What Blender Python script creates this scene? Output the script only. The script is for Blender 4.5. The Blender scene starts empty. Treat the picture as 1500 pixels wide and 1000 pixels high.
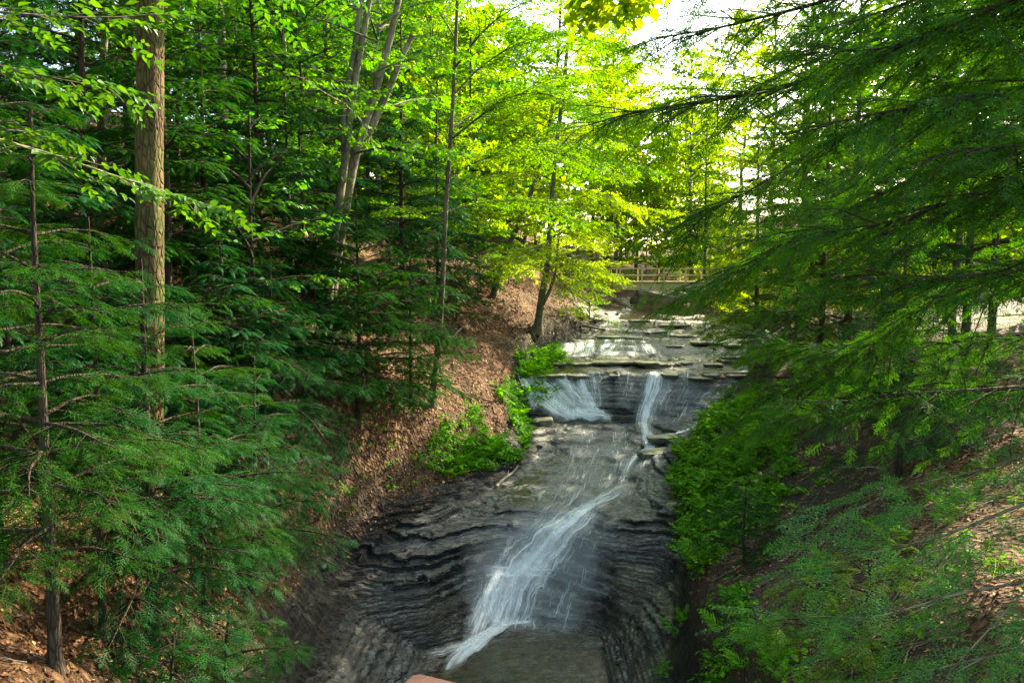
import bpy, math
import numpy as np
from math import radians as R

# ------------------------------------------------------------------ basics
E = 9.2                      # eye height above the reference plane
F = 1150.0                   # focal length in pixels of the 1500 px wide photograph
PITCH = math.atan(100 / 1150)
SC = bpy.context.scene
COL = SC.collection
CP, SP = math.cos(PITCH), math.sin(PITCH)

def ray(px, py):
    u = (px - 750) / F; v = (500 - py) / F
    return np.array([u, CP + v * SP, -SP + v * CP])

def P(px, py, d):
    """world point seen at photograph pixel (px, py) at ground distance d"""
    r = ray(px, py)
    return np.array([0, 0, E]) + r * (d / r[1])

def sstep(a, b, x):
    t = np.clip((x - a) / (b - a), 0, 1)
    return t * t * (3 - 2 * t)

# ------------------------------------------------------------------ noise
_r0 = np.random.default_rng(11)
_TAB = _r0.random((256, 256))
def vnoise(x, y):
    xi = np.floor(x).astype(int); yi = np.floor(y).astype(int)
    fx = x - xi; fy = y - yi
    fx = fx * fx * (3 - 2 * fx); fy = fy * fy * (3 - 2 * fy)
    a = _TAB[xi & 255, yi & 255]; b = _TAB[(xi + 1) & 255, yi & 255]
    c = _TAB[xi & 255, (yi + 1) & 255]; d = _TAB[(xi + 1) & 255, (yi + 1) & 255]
    return (a + (b - a) * fx) * (1 - fy) + (c + (d - c) * fx) * fy - 0.5
def fbm(x, y, octv=4, gain=0.5):
    s = 0; a = 1.0
    for i in range(octv):
        s = s + a * vnoise(x + 17.3 * i, y + 9.1 * i); a *= gain; x = x * 2.03; y = y * 2.03
    return s

# ------------------------------------------------------------------ mesh builder
class MB:
    def __init__(self):
        self.v = []; self.f = []; self.fn = []; self.n = 0; self.uv = []
    def add(self, verts, faces):
        """faces: (m,k) int array of constant k"""
        verts = np.asarray(verts, dtype=np.float32).reshape(-1, 3); faces = np.asarray(faces, dtype=np.int32)
        self.v.append(verts); self.f.append((faces + self.n)); self.n += len(verts)
        return self
    def inst(self, tv, tf, mats, locs):
        """instance template verts tv with faces tf by 3x3 matrices (m,3,3) and locations (m,3)"""
        mats = np.asarray(mats, dtype=np.float32); locs = np.asarray(locs, dtype=np.float32)
        if len(locs) == 0: return self
        v = np.einsum('mij,nj->mni', mats, tv.astype(np.float32)) + locs[:, None, :]
        m, n = len(locs), len(tv)
        off = (np.arange(m) * n)[:, None, None]
        f = tf[None, :, :] + off
        return self.add(v.reshape(-1, 3), f.reshape(-1, tf.shape[1]))
    def mesh(self, name, mat, smooth=False):
        me = bpy.data.meshes.new(name)
        v = np.concatenate(self.v)
        me.vertices.add(len(v)); me.vertices.foreach_set('co', v.ravel())
        loops = np.concatenate([f.ravel() for f in self.f]).astype(np.int32)
        tot = np.concatenate([np.full(len(f), f.shape[1], np.int32) for f in self.f])
        st = np.concatenate([[0], np.cumsum(tot)[:-1]]).astype(np.int32)
        me.loops.add(len(loops)); me.loops.foreach_set('vertex_index', loops)
        me.polygons.add(len(tot)); me.polygons.foreach_set('loop_start', st)
        me.polygons.foreach_set('use_smooth', np.full(len(tot), smooth))
        me.update(calc_edges=True)
        me.materials.append(mat)
        return me
    def build(self, name, mat, parent=None, smooth=False, loc=None):
        o = bpy.data.objects.new(name, self.mesh(name, mat, smooth)); COL.objects.link(o)
        if parent is not None: o.parent = parent
        if loc is not None: o.location = tuple(float(c) for c in loc)
        return o

def empty(name, loc, rz=0.0):
    o = bpy.data.objects.new(name, None); COL.objects.link(o)
    o.location = tuple(float(c) for c in loc); o.rotation_euler = (0, 0, rz); o.empty_display_size = .3
    return o
def tag(o, label=None, cat=None, group=None, kind=None):
    if label: o['label'] = label
    if cat: o['category'] = cat
    if group: o['group'] = group
    if kind: o['kind'] = kind
    return o
def copy_tree(o, parent=None):
    c = o.copy(); COL.objects.link(c)
    if parent is not None: c.parent = parent
    for ch in list(o.children): copy_tree(ch, c)
    return c

# ------------------------------------------------------------------ shapes
def tube(mb, pts, rad, seg=8, rough=0.0, rng=None, cap=True, flare=0.0):
    pts = np.asarray(pts, float); n = len(pts)
    rad = np.broadcast_to(np.asarray(rad, float), (n,))
    t = np.gradient(pts, axis=0); t /= np.linalg.norm(t, axis=1)[:, None] + 1e-9
    ref = np.array([0, 0, 1.0]) if abs(t[:, 2]).mean() < 0.8 else np.array([1.0, 0, 0])
    a = np.cross(t, ref); a /= np.linalg.norm(a, axis=1)[:, None] + 1e-9
    b = np.cross(t, a)
    ang = np.arange(seg) * 2 * math.pi / seg
    rr = rad[:, None] * np.ones(seg)[None, :]
    if rough and rng is not None:
        rr = rr * (1 + rough * (rng.random((n, seg)) - .5) + rough * 1.2 * (rng.random(seg) - .5)[None, :])
    v = pts[:, None, :] + rr[:, :, None] * (np.cos(ang)[None, :, None] * a[:, None, :] + np.sin(ang)[None, :, None] * b[:, None, :])
    i = np.arange(n - 1)[:, None] * seg; j = np.arange(seg)[None, :]; j2 = (j + 1) % seg
    f = np.stack([i + j, i + j2, i + seg + j2, i + seg + j], -1).reshape(-1, 4)
    mb.add(v.reshape(-1, 3), f[:, ::-1])
    if cap:
        for k in (0, n - 1):
            c = np.vstack([v[k], pts[k][None]])
            q = np.array([[s, (s + 1) % seg, seg] for s in range(seg)])
            mb.add(c, q if k == 0 else q[:, ::-1])
    return mb

def box(mb, c, s, rz=0.0, bev=0.0, jit=0.0, rng=None):
    """bevelled box, centre c, full size s"""
    hx, hy, hz = [q / 2 for q in s]; b = min(bev, hx, hy, hz) * .99
    v = []
    for z, k in ((-hz, 1), (-hz + b, 0), (hz - b, 0), (hz, 1)):
        d = b if k else 0
        X, Y = hx - d, hy - d
        bb = b if not k else b * .4
        v += [(-X + bb, -Y, z), (X - bb, -Y, z), (X, -Y + bb, z), (X, Y - bb, z), (X - bb, Y, z), (-X + bb, Y, z), (-X, Y - bb, z), (-X, -Y + bb, z)]
    v = np.array(v)
    if jit and rng is not None: v = v + (rng.random(v.shape) - .5) * jit
    cr, sr = math.cos(rz), math.sin(rz)
    v = np.stack([v[:, 0] * cr - v[:, 1] * sr, v[:, 0] * sr + v[:, 1] * cr, v[:, 2]], 1) + np.asarray(c)
    f4 = []
    for k in range(3):
        for s_ in range(8):
            f4.append((k * 8 + s_, k * 8 + (s_ + 1) % 8, k * 8 + 8 + (s_ + 1) % 8, k * 8 + 8 + s_))
    n0 = mb.n
    mb.add(v, np.array(f4))
    mb.add(np.vstack([v[:8]]), np.array([[7, 6, 5, 4, 3, 2, 1, 0]])); mb.add(np.vstack([v[24:]]), np.array([[0, 1, 2, 3, 4, 5, 6, 7]]))
    return mb

def basis(dirs, ups):
    """(m,3) directions and rough ups -> (m,3,3) matrices with columns x=dir, y=side, z=up"""
    x = dirs / (np.linalg.norm(dirs, axis=1)[:, None] + 1e-9)
    y = np.cross(ups, x); y /= np.linalg.norm(y, axis=1)[:, None] + 1e-9
    z = np.cross(x, y)
    return np.stack([x, y, z], -1)

# ------------------------------------------------------------------ materials
def mat(name):
    m = bpy.data.materials.new(name); m.use_nodes = True
    nt = m.node_tree; nt.nodes.clear()
    return m, nt
class NT:
    """tiny helper to wire nodes"""
    def __init__(self, name):
        self.m, self.t = mat(name)
    def n(self, typ, ins=None, **kw):
        nd = self.t.nodes.new(typ)
        for k, v in kw.items(): setattr(nd, k, v)
        for k, v in (ins or {}).items():
            s = nd.inputs[k]
            if isinstance(v, bpy.types.NodeSocket): self.t.links.new(v, s)
            else: s.default_value = v
        return nd
    def math(self, op, a, b=None, clamp=False):
        nd = self.n('ShaderNodeMath', operation=op, use_clamp=clamp)
        for i, v in enumerate((a, b)):
            if v is None: continue
            if isinstance(v, bpy.types.NodeSocket): self.t.links.new(v, nd.inputs[i])
            else: nd.inputs[i].default_value = v
        return nd.outputs[0]
    def mix(self, fac, a, b, blend='MIX'):
        nd = self.n('ShaderNodeMix', data_type='RGBA', blend_type=blend)
        for k, v in ((0, fac), (6, a), (7, b)):
            if isinstance(v, bpy.types.NodeSocket): self.t.links.new(v, nd.inputs[k])
            else: nd.inputs[k].default_value = v if k == 0 else (*v, 1) if len(v) == 3 else v
        return nd.outputs[2]
    def ramp(self, fac, stops, interp='LINEAR'):
        nd = self.n('ShaderNodeValToRGB', {0: fac}); cr = nd.color_ramp; cr.interpolation = interp
        while len(cr.elements) < len(stops): cr.elements.new(0.5)
        for e, (p, c) in zip(cr.elements, stops):
            e.position = p; e.color = (c, c, c, 1) if not hasattr(c, '__len__') else (*c, 1)
        return nd.outputs[0]
    def noise(self, vec, scale, detail=4, rough=.55, dist=0.0):
        nd = self.n('ShaderNodeTexNoise', {'Scale': scale, 'Detail': detail, 'Roughness': rough, 'Distortion': dist})
        if vec is not None: self.t.links.new(vec, nd.inputs['Vector'])
        return nd.outputs[0]
    def vmap(self, vec, scale, loc=(0, 0, 0)):
        nd = self.n('ShaderNodeMapping', {'Vector': vec, 'Scale': scale, 'Location': loc}); return nd.outputs[0]
    def pos(self): return self.n('ShaderNodeNewGeometry').outputs['Position']
    def obj(self): return self.n('ShaderNodeTexCoord').outputs['Object']
    def isl(self): return self.n('ShaderNodeNewGeometry').outputs['Random Per Island']
    def attr(self, name): return self.n('ShaderNodeAttribute', attribute_name=name).outputs['Fac']
    def bump(self, h, strength=.5, dist=.02, nrm=None):
        nd = self.n('ShaderNodeBump', {'Height': h, 'Strength': strength, 'Distance': dist})
        if nrm is not None: self.t.links.new(nrm, nd.inputs['Normal'])
        return nd.outputs[0]
    def out(self, sh):
        o = self.n('ShaderNodeOutputMaterial'); self.t.links.new(sh, o.inputs[0]); return self.m
    def pbsdf(self, **ins):
        nd = self.n('ShaderNodeBsdfPrincipled')
        for k, v in ins.items():
            s = nd.inputs[k.replace('_', ' ')]
            if isinstance(v, bpy.types.NodeSocket): self.t.links.new(v, s)
            else: s.default_value = (*v, 1) if hasattr(v, '__len__') and len(v) == 3 else v
        return nd.outputs[0]

def leaf_mat(name, c1, c2, c3, trans=0.45, tcol=1.0, gloss=.08, rough=.4, warm=(1.25, 1.1, .6)):
    """foliage: three leaf colours picked per leaf, light passing through"""
    t = NT(name)
    col = t.ramp(t.isl(), [(0, c1), (.5, c2), (1, c3)])
    oi = t.n('ShaderNodeObjectInfo').outputs['Random']
    big = t.noise(t.pos(), .35, 2)
    hsv = t.n('ShaderNodeHueSaturation', {'Hue': t.math('ADD', .485, t.math('MULTIPLY', oi, .03)), 'Saturation': 1.0,
              'Value': t.math('ADD', .55, t.math('MULTIPLY', big, .9)), 'Color': col}).outputs[0]
    tc = t.mix(1.0, hsv, tuple(q * tcol for q in warm), 'MULTIPLY')
    d = t.n('ShaderNodeBsdfDiffuse', {'Color': hsv}).outputs[0]
    tr = t.n('ShaderNodeBsdfTranslucent', {'Color': tc}).outputs[0]
    s = t.n('ShaderNodeMixShader', {0: trans, 1: d, 2: tr}).outputs[0]
    g = t.n('ShaderNodeBsdfGlossy', {'Color': (.9, .95, 1, 1), 'Roughness': rough}).outputs[0]
    s = t.n('ShaderNodeMixShader', {0: gloss, 1: s, 2: g}).outputs[0]
    return t.out(s)

def bark_mat(name, c1, c2, c3, scale=9.0, stretch=.16, bump=.9, dist=.03, moss=0.0):
    t = NT(name)
    v = t.vmap(t.obj(), (1, 1, stretch))
    n1 = t.noise(v, scale, 6, .65, .6)
    vo = t.n('ShaderNodeTexVoronoi', {'Vector': v, 'Scale': scale * 1.6, 'Randomness': 1.0}, feature='DISTANCE_TO_EDGE').outputs[0]
    crack = t.ramp(vo, [(0, 0.0), (.16, 1.0)])
    col = t.ramp(n1, [(.3, c1), (.5, c2), (.7, c3)])
    col = t.mix(t.math('MULTIPLY', t.math('SUBTRACT', 1.0, crack), .75), col, tuple(q * .35 for q in c1))
    big = t.noise(t.obj(), 1.3, 3)
    col = t.mix(t.ramp(big, [(.45, 0.0), (.7, .6)]), col, tuple(q * 1.25 for q in c3))
    if moss:
        col = t.mix(t.math('MULTIPLY', t.ramp(t.noise(t.obj(), 2.7, 4), [(.45, 0.0), (.62, 1.0)]), moss), col, (.07, .09, .02))
    h = t.math('ADD', t.math('MULTIPLY', crack, .6), n1)
    return t.out(t.pbsdf(Base_Color=col, Roughness=.9, Normal=t.bump(h, bump, dist), Specular_IOR_Level=.25))
SKY_STRENGTH = 0.15; SUN_STRENGTH = 3.8; EXPOSURE = 2.6
# ------------------------------------------------------------------ the ravine: lofted from long curves (Y: x, drop below the eye)
K = [
 {0:(-95,-26),60:(-95,-30),140:(-100,-34)},
 {0:(-18,2.2),9:(-16,1.6),13:(-15,1.3),24:(-14,-1.2),34:(-12,-2.2),45:(-9.5,-3.4),60:(-8,-5.0),90:(-12,-9),140:(-20,-15)},
 {0:(-6.8,3.6),9:(-6.9,4.0),13:(-6.9,4.6),18:(-7.6,4.4),24:(-5.8,2.0),27:(-4.7,2.6),32:(-3.3,2.1),38:(-1.8,1.6),42:(-.4,1.2),52:(3.0,.6),60:(3.6,-.1),70:(2,-2.2),90:(-2,-5),140:(-8,-10)},
 {0:(-5.2,6.0),9:(-5.0,5.4),13:(-4.9,6.0),16:(-5.1,6.5),18.5:(-5.4,6.8),20:(-5.1,6.7),21.5:(-4.6,6.4),23:(-3.2,6.3),25:(-1.7,6.1),27:(-.9,5.8),30:(-.35,4.9),32.5:(-.3,4.1),36:(-.1,3.3),40:(1.7,2.5),44:(3.9,2.4),48:(5.0,2.2),52:(5.6,1.9),60:(5.6,1.3),70:(4,-1),90:(2,-4),140:(0,-8)},
 {0:(-4.4,8.4),13:(-4.0,8.1),16:(-4.1,7.9),18.5:(-4.2,7.9),20:(-4.0,7.7),21.5:(-3.3,7.35),23:(-1.9,7.0),25:(-.4,6.7),27:(.35,6.55),30:(.5,6.25),32.3:(.45,6.05),33.2:(.42,5.1),34:(.35,4.5),35.6:(.6,4.3),38.5:(1.3,4.0),41:(3.0,3.45),46:(5.4,2.75),52:(6.3,2.2),60:(6.5,1.7),70:(6,-.4),90:(4,-3.5),140:(3,-7)},
 {0:(-1.5,9.8),14:(-1.6,9.4),17:(-1.9,9.05),19.2:(-2.1,8.95),20.2:(-1.9,8.25),21.3:(-1.4,7.4),22.3:(-.5,6.98),24:(.4,6.82),27:(1.4,6.7),30:(2.2,6.45),32.3:(2.5,6.2),33.2:(2.5,5.2),34:(2.5,4.37),35.6:(2.6,4.3),36.1:(2.7,4.13),38.6:(3.2,4.05),39.4:(3.6,3.75),40.6:(4.6,3.45),46:(6.6,2.85),52:(7.3,2.3),60:(7.5,1.8),70:(7.5,0),90:(7,-3),140:(6,-6)},
 {0:(0,9.9),14:(0,9.5),17:(0,9.1),19.5:(.1,8.97),19.8:(.1,8.75),20.7:(.2,8.0),21.7:(.5,7.25),22.7:(1.4,6.96),24:(2.2,6.85),27:(3.2,6.72),30:(4.2,6.5),32.3:(5,6.2),33.2:(5.2,5.2),34:(5.3,4.37),35.6:(5.5,4.3),36.1:(5.5,4.13),38.6:(6.2,4.05),39.4:(6.6,3.75),40.6:(7.4,3.45),46:(8.6,2.9),52:(8.8,2.35),60:(9,1.9),70:(10,.4),90:(12,-2),140:(12,-4)},
 {0:(1.5,9.8),14:(1.7,9.4),17:(2.0,9.1),19.9:(2.2,8.95),20.5:(2.4,8.3),21.7:(2.7,7.4),22.8:(3.2,6.96),24:(3.7,6.8),27:(4.6,6.62),30:(6.2,6.2),31.8:(7.4,5.8),33.1:(8.0,5.0),34:(8.2,4.37),35.6:(8.4,4.3),36.1:(8.4,4.13),38.6:(9.2,4.05),39.4:(9.6,3.75),40.6:(10.4,3.45),46:(10.8,2.92),52:(10.6,2.35),60:(11,1.9),70:(13,.6),90:(18,-1),140:(20,-4)},
 {0:(3.0,8.9),12:(3.0,8.4),16:(3.3,8.1),18:(3.8,7.8),20:(4.2,7.3),22:(4.6,6.75),24:(4.9,6.5),27:(5.5,6.25),30:(7.5,5.9),32.3:(9.3,5.3),33.4:(10.3,4.7),34.2:(10.7,4.3),38:(11.6,4.0),41:(13.2,3.4),46:(13.2,2.9),52:(12.4,2.3),60:(13,1.8),70:(16,.6),90:(24,-1.5),140:(30,-5)},
 {0:(3.2,5.6),8:(3.4,5.2),12:(3.7,5.8),16:(4.0,6.6),18:(4.4,6.7),20:(5.0,6.0),22:(5.4,5.9),24:(5.9,5.7),26:(6.3,5.5),30:(8.5,4.9),33:(10.5,3.9),34.2:(11.0,3.1),38:(12.1,2.9),41:(13.8,2.6),46:(14.2,2.1),52:(13.6,1.5),60:(14.5,1.0),70:(18,-.4),90:(28,-3),140:(36,-7)},
 {0:(5,2.6),7:(4.7,3.3),10:(5.8,3.7),13:(7.0,3.9),16:(8.6,3.8),25:(11,3.2),34:(13,2.4),45:(15.6,1.6),60:(17,.2),70:(21,-1.2),90:(34,-5),140:(44,-9)},
 {0:(9,1.5),16:(13,2.2),25:(15,2.1),35:(17,1.8),45:(19,1.2),60:(24,-.6),90:(44,-7),140:(56,-11)},
 {0:(95,-3),60:(95,-9),140:(110,-18)},
]
for c in K:
    ys = np.array(sorted(c)); c['y'] = ys
    c['x'] = np.array([c[y][0] for y in ys]); c['h'] = np.array([c[y][1] for y in ys])

def base_ground(x, y):
    """x, y arrays -> z, u (knot coordinate 0..12 across the valley)"""
    x = np.asarray(x, float); y = np.asarray(y, float)
    kx = np.stack([np.interp(y, c['y'], c['x']) for c in K]); kh = np.stack([np.interp(y, c['y'], c['h']) for c in K])
    z = E - kh[0].copy(); u = np.zeros_like(x)
    for i in range(len(K) - 1):
        t = (x - kx[i]) / (kx[i + 1] - kx[i])
        m = (t >= 0) & ((t < 1) | (i == len(K) - 2))
        tt = np.clip(t, 0, 1)
        z = np.where(m, E - (kh[i] + (kh[i + 1] - kh[i]) * tt), z); u = np.where(m, i + tt, u)
    z = np.where(x < kx[0], E - kh[0], z)
    return z, u

def terr(z, s, sharp):
    q = z / s; k = np.floor(q); f = q - k
    return s * (k + sstep(.5 - sharp, .5 + sharp, f))

def ground_parts(x, y):
    wy = sstep(16.5, 18.5, y) * (1 - sstep(23, 26, y))
    ywarp = y + wy * .22 * np.clip(np.abs(x - .3), 0, 2.4) ** 2 + (fbm(x * .45 + 9, y * .2, 2) * .55 + fbm(x * 2.6, y * .5 + 3, 3) * .10) * sstep(15, 17, y) * (1 - sstep(43, 46, y))
    z, u = base_ground(x, y); zw, uw = base_ground(x, ywarp)
    inb = sstep(3.7, 4.5, u) * (1 - sstep(7.4, 8.2, u)); z = z * (1 - inb) + zw * inb
    w = fbm(x * .35, y * .35, 3) * .5
    un = u + w * .35
    rock = sstep(3.15, 3.5, un) * (1 - sstep(8.45, 8.8, un)) * sstep(6, 10, y) * (1 - sstep(44, 52, y))
    bed = sstep(3.9, 4.4, u) * (1 - sstep(7.6, 8.0, u))
    # soft noise on banks
    soft = fbm(x * .28, y * .28, 4) * .55 + fbm(x * 1.7, y * 1.7, 3) * .12
    far = sstep(50, 100, np.hypot(x, y))
    z0 = z + soft * (1 - rock) * (1 + 2 * far) * sstep(0.0, 1.0, np.abs(u - 6) - 1.5)
    zr = z + (fbm(x * .4, y * .4, 2) * .16 + fbm(x * 2.2, y * 2.2, 2) * .05) * (1 - .4 * bed)
    wall = 1 - sstep(3.9, 4.6, u) * (1 - sstep(7.2, 8.2, u))
    k1 = .18 + .62 * sstep(-.05, .35, fbm(x * .5 + 21, y * .5 + 4, 3))
    tilt = .03 * x
    zc = zr + tilt + fbm(x * .5 + 3, y * .5, 2) * .10 + fbm(x * 3.1, y * 3.1, 4) * .05 + .05 * np.sin(zr * 11) + .02 * np.sin(zr * 37)
    zf = zr + fbm(x * .8 + 40, y * .8, 2) * .06 + fbm(x * 5.0 + 9, y * 5.0, 3) * .035
    zt = zr * .12 + .88 * (k1 * (zr + terr(zc, .21, .06) - zc) + (1 - k1) * (zr + terr(zf, .07, .12) - zf)) + fbm(x * 9, y * 9, 2) * .018
    fc = zc / .21; fc = fc - np.floor(fc)
    nose = np.where(fc > .5, np.exp(-np.clip(fc - .56, 0, 1) / .16), -.8 * np.exp(-np.clip(.44 - fc, 0, 1) / .16)) * k1 * rock
    zt = zt + fbm(x * 6, y * 6, 2) * (.012 + .04 * wall)
    z1 = z0 * (1 - rock) + zt * rock
    # undercut look at the left litter lip: a small ledge of turf
    lip = np.exp(-((un - 2.98) / .10) ** 2) * sstep(13, 16, y) * (1 - sstep(21, 23, y))
    z1 = z1 + lip * .28
    return z1, u, un, rock, bed, wall, nose

def axis(spans):
    out = []
    for a, b, s0, s1 in spans:
        x = a; seq = []
        n = max(2, int(abs(b - a) / ((s0 + s1) / 2)))
        t = np.linspace(0, 1, n, endpoint=False)
        # spacing varies linearly from s0 to s1
        c = (s0 * t + (s1 - s0) * t * t / 2) / ((s0 + s1) / 2)
        out.append(a + (b - a) * c)
    return np.concatenate(out + [[spans[-1][1]]])

GX = axis([(-110, -14, 6, .6), (-14, -6.2, .5, .09), (-6.2, 6.6, .05, .05), (6.6, 14, .07, .09), (14, 22, .12, .6), (22, 120, .7, 6)])
GY = axis([(-6, 10, .8, .2), (10, 16, .14, .06), (16, 18.5, .04, .03), (18.5, 23, .028, .028), (23, 31.5, .045, .045), (31.5, 34.6, .03, .03), (34.6, 36.5, .05, .05), (36.5, 47, .07, .14), (47, 60, .16, .5), (60, 145, .6, 4)])
gx, gy = np.meshgrid(GX, GY)
gz, gu, gun, grock, gbed, gwall, gnose = ground_parts(gx.ravel(), gy.ravel())
GZ = gz.reshape(gx.shape)

def H(x, y):
    """height of the finished ground (bilinear)"""
    x = np.asarray(x, float); y = np.asarray(y, float)
    i = np.clip(np.searchsorted(GX, x) - 1, 0, len(GX) - 2); j = np.clip(np.searchsorted(GY, y) - 1, 0, len(GY) - 2)
    fx = np.clip((x - GX[i]) / (GX[i + 1] - GX[i]), 0, 1); fy = np.clip((y - GY[j]) / (GY[j + 1] - GY[j]), 0, 1)
    return (GZ[j, i] * (1 - fx) + GZ[j, i + 1] * fx) * (1 - fy) + (GZ[j + 1, i] * (1 - fx) + GZ[j + 1, i + 1] * fx) * fy

def G(px, py, near=4.0, farthest=140):
    """first point of the ground seen at photograph pixel"""
    r = ray(px, py); r = r / r[1]
    d = np.concatenate([np.arange(near, 60, .02), np.arange(60, farthest, .1)])
    p = np.array([0, 0, E])[None] + r[None] * d[:, None]
    hit = np.nonzero(p[:, 2] < H(p[:, 0], p[:, 1]))[0]
    k = hit[0] if len(hit) else len(d) - 1
    return p[k]

def make_ground():
    ny, nx = gx.shape
    idx = np.arange(ny * nx).reshape(ny, nx)
    f = np.stack([idx[:-1, :-1], idx[:-1, 1:], idx[1:, 1:], idx[1:, :-1]], -1).reshape(-1, 4)
    # ledge noses lean out over the bed below them: real undercuts
    zb = base_ground(gx.ravel(), gy.ravel())[0].reshape(gx.shape)
    for _ in range(3):
        zb[1:-1] = (zb[:-2] + 2 * zb[1:-1] + zb[2:]) / 4; zb[:, 1:-1] = (zb[:, :-2] + 2 * zb[:, 1:-1] + zb[:, 2:]) / 4
    sy, sx = np.gradient(zb, GY, GX); sl = np.hypot(sx, sy) + 1e-6
    amp = (.085 * gnose * sstep(.12, .5, sl.ravel()) / np.clip(sl.ravel(), .6, 9) * .8).reshape(gx.shape)
    mb = MB(); mb.add(np.stack([(gx - sx / sl * amp).ravel(), (gy - sy / sl * amp).ravel(), gz], 1), f)
    x, y = gx.ravel(), gy.ravel()
    wet = sstep(4.05, 4.6, gun) * (1 - sstep(7.3, 8.1, gun)) * (1 - sstep(48, 60, y))
    alg = 1.0 * sstep(33.6, 34.2, y) * (1 - sstep(49, 54, y)) * .8 * sstep(-.35, .25, fbm(x * .6, y * .6, 3)) + \
          (1 - sstep(19.5, 20.6, y)) * sstep(6.0, 6.8, gu) * .9 * sstep(.02, .2, fbm(x * 1.3 + 7, y * 1.3, 3)) + \
          sstep(22, 23.5, y) * (1 - sstep(33, 33.6, y)) * (.05 + .25 * sstep(.05, .4, fbm(x * .8 + 3, y * .8, 3))) + \
          sstep(20.5, 22.5, y) * (1 - sstep(24, 26, y)) * sstep(6.9, 7.6, gu) * .5 * (1 - sstep(8.2, 8.6, gu))
    alg = np.clip(alg, 0, 1) * sstep(4.1, 4.7, gun) * (1 - sstep(8.2, 8.5, gun))
    grav = np.exp(-(((x - 5.4) / 1.5) ** 2 + ((y - 47.5) / 4.2) ** 2) ** 2) + np.exp(-(((x - 19.5) / 5.5) ** 2 + ((y - 32) / 6) ** 2) ** 2)
    soil = sstep(2.55, 3.0, gun) * (1 - sstep(3.6, 4.0, gun)) * (1 - sstep(22, 27, y)) * .8 + \
           sstep(2.5, 3.1, gun) * (1 - sstep(3.6, 4.0, gun)) * sstep(33, 36, y) * (1 - sstep(44, 47, y)) * .9 + \
           sstep(8.3, 8.8, gun) * (1 - sstep(9.6, 10.2, gun)) * .75
    warm = np.exp(-(((x - 9.6) / 1.6) ** 2 + ((y - 34.0) / .35) ** 2) ** 2)  # mask of the painted sun patch at the right end of the upper lip
    me = mb.mesh('ground', GROUND_MAT, smooth=True)
    for nm, a in (('rock', grock), ('wet', wet), ('algae', alg), ('gravel', np.clip(grav, 0, 1)), ('soil', np.clip(soil, 0, 1)), ('sun_patch', warm), ('dirt', sstep(3.0, 3.2, gun) * (1 - sstep(3.95, 4.5, gun)) + sstep(7.9, 8.3, gun)), ('silt', (1 - sstep(19.0, 20.0, y)) * sstep(4.7, 5.2, gun) * (1 - sstep(7.4, 8.0, gun)) * .85)):
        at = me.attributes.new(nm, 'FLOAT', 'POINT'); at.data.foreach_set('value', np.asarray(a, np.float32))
    o = bpy.data.objects.new('ground', me); COL.objects.link(o)
    tag(o, 'leaf strewn ravine sides and dark layered shale stream bed', 'ground', kind='structure')
    return o

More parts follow.
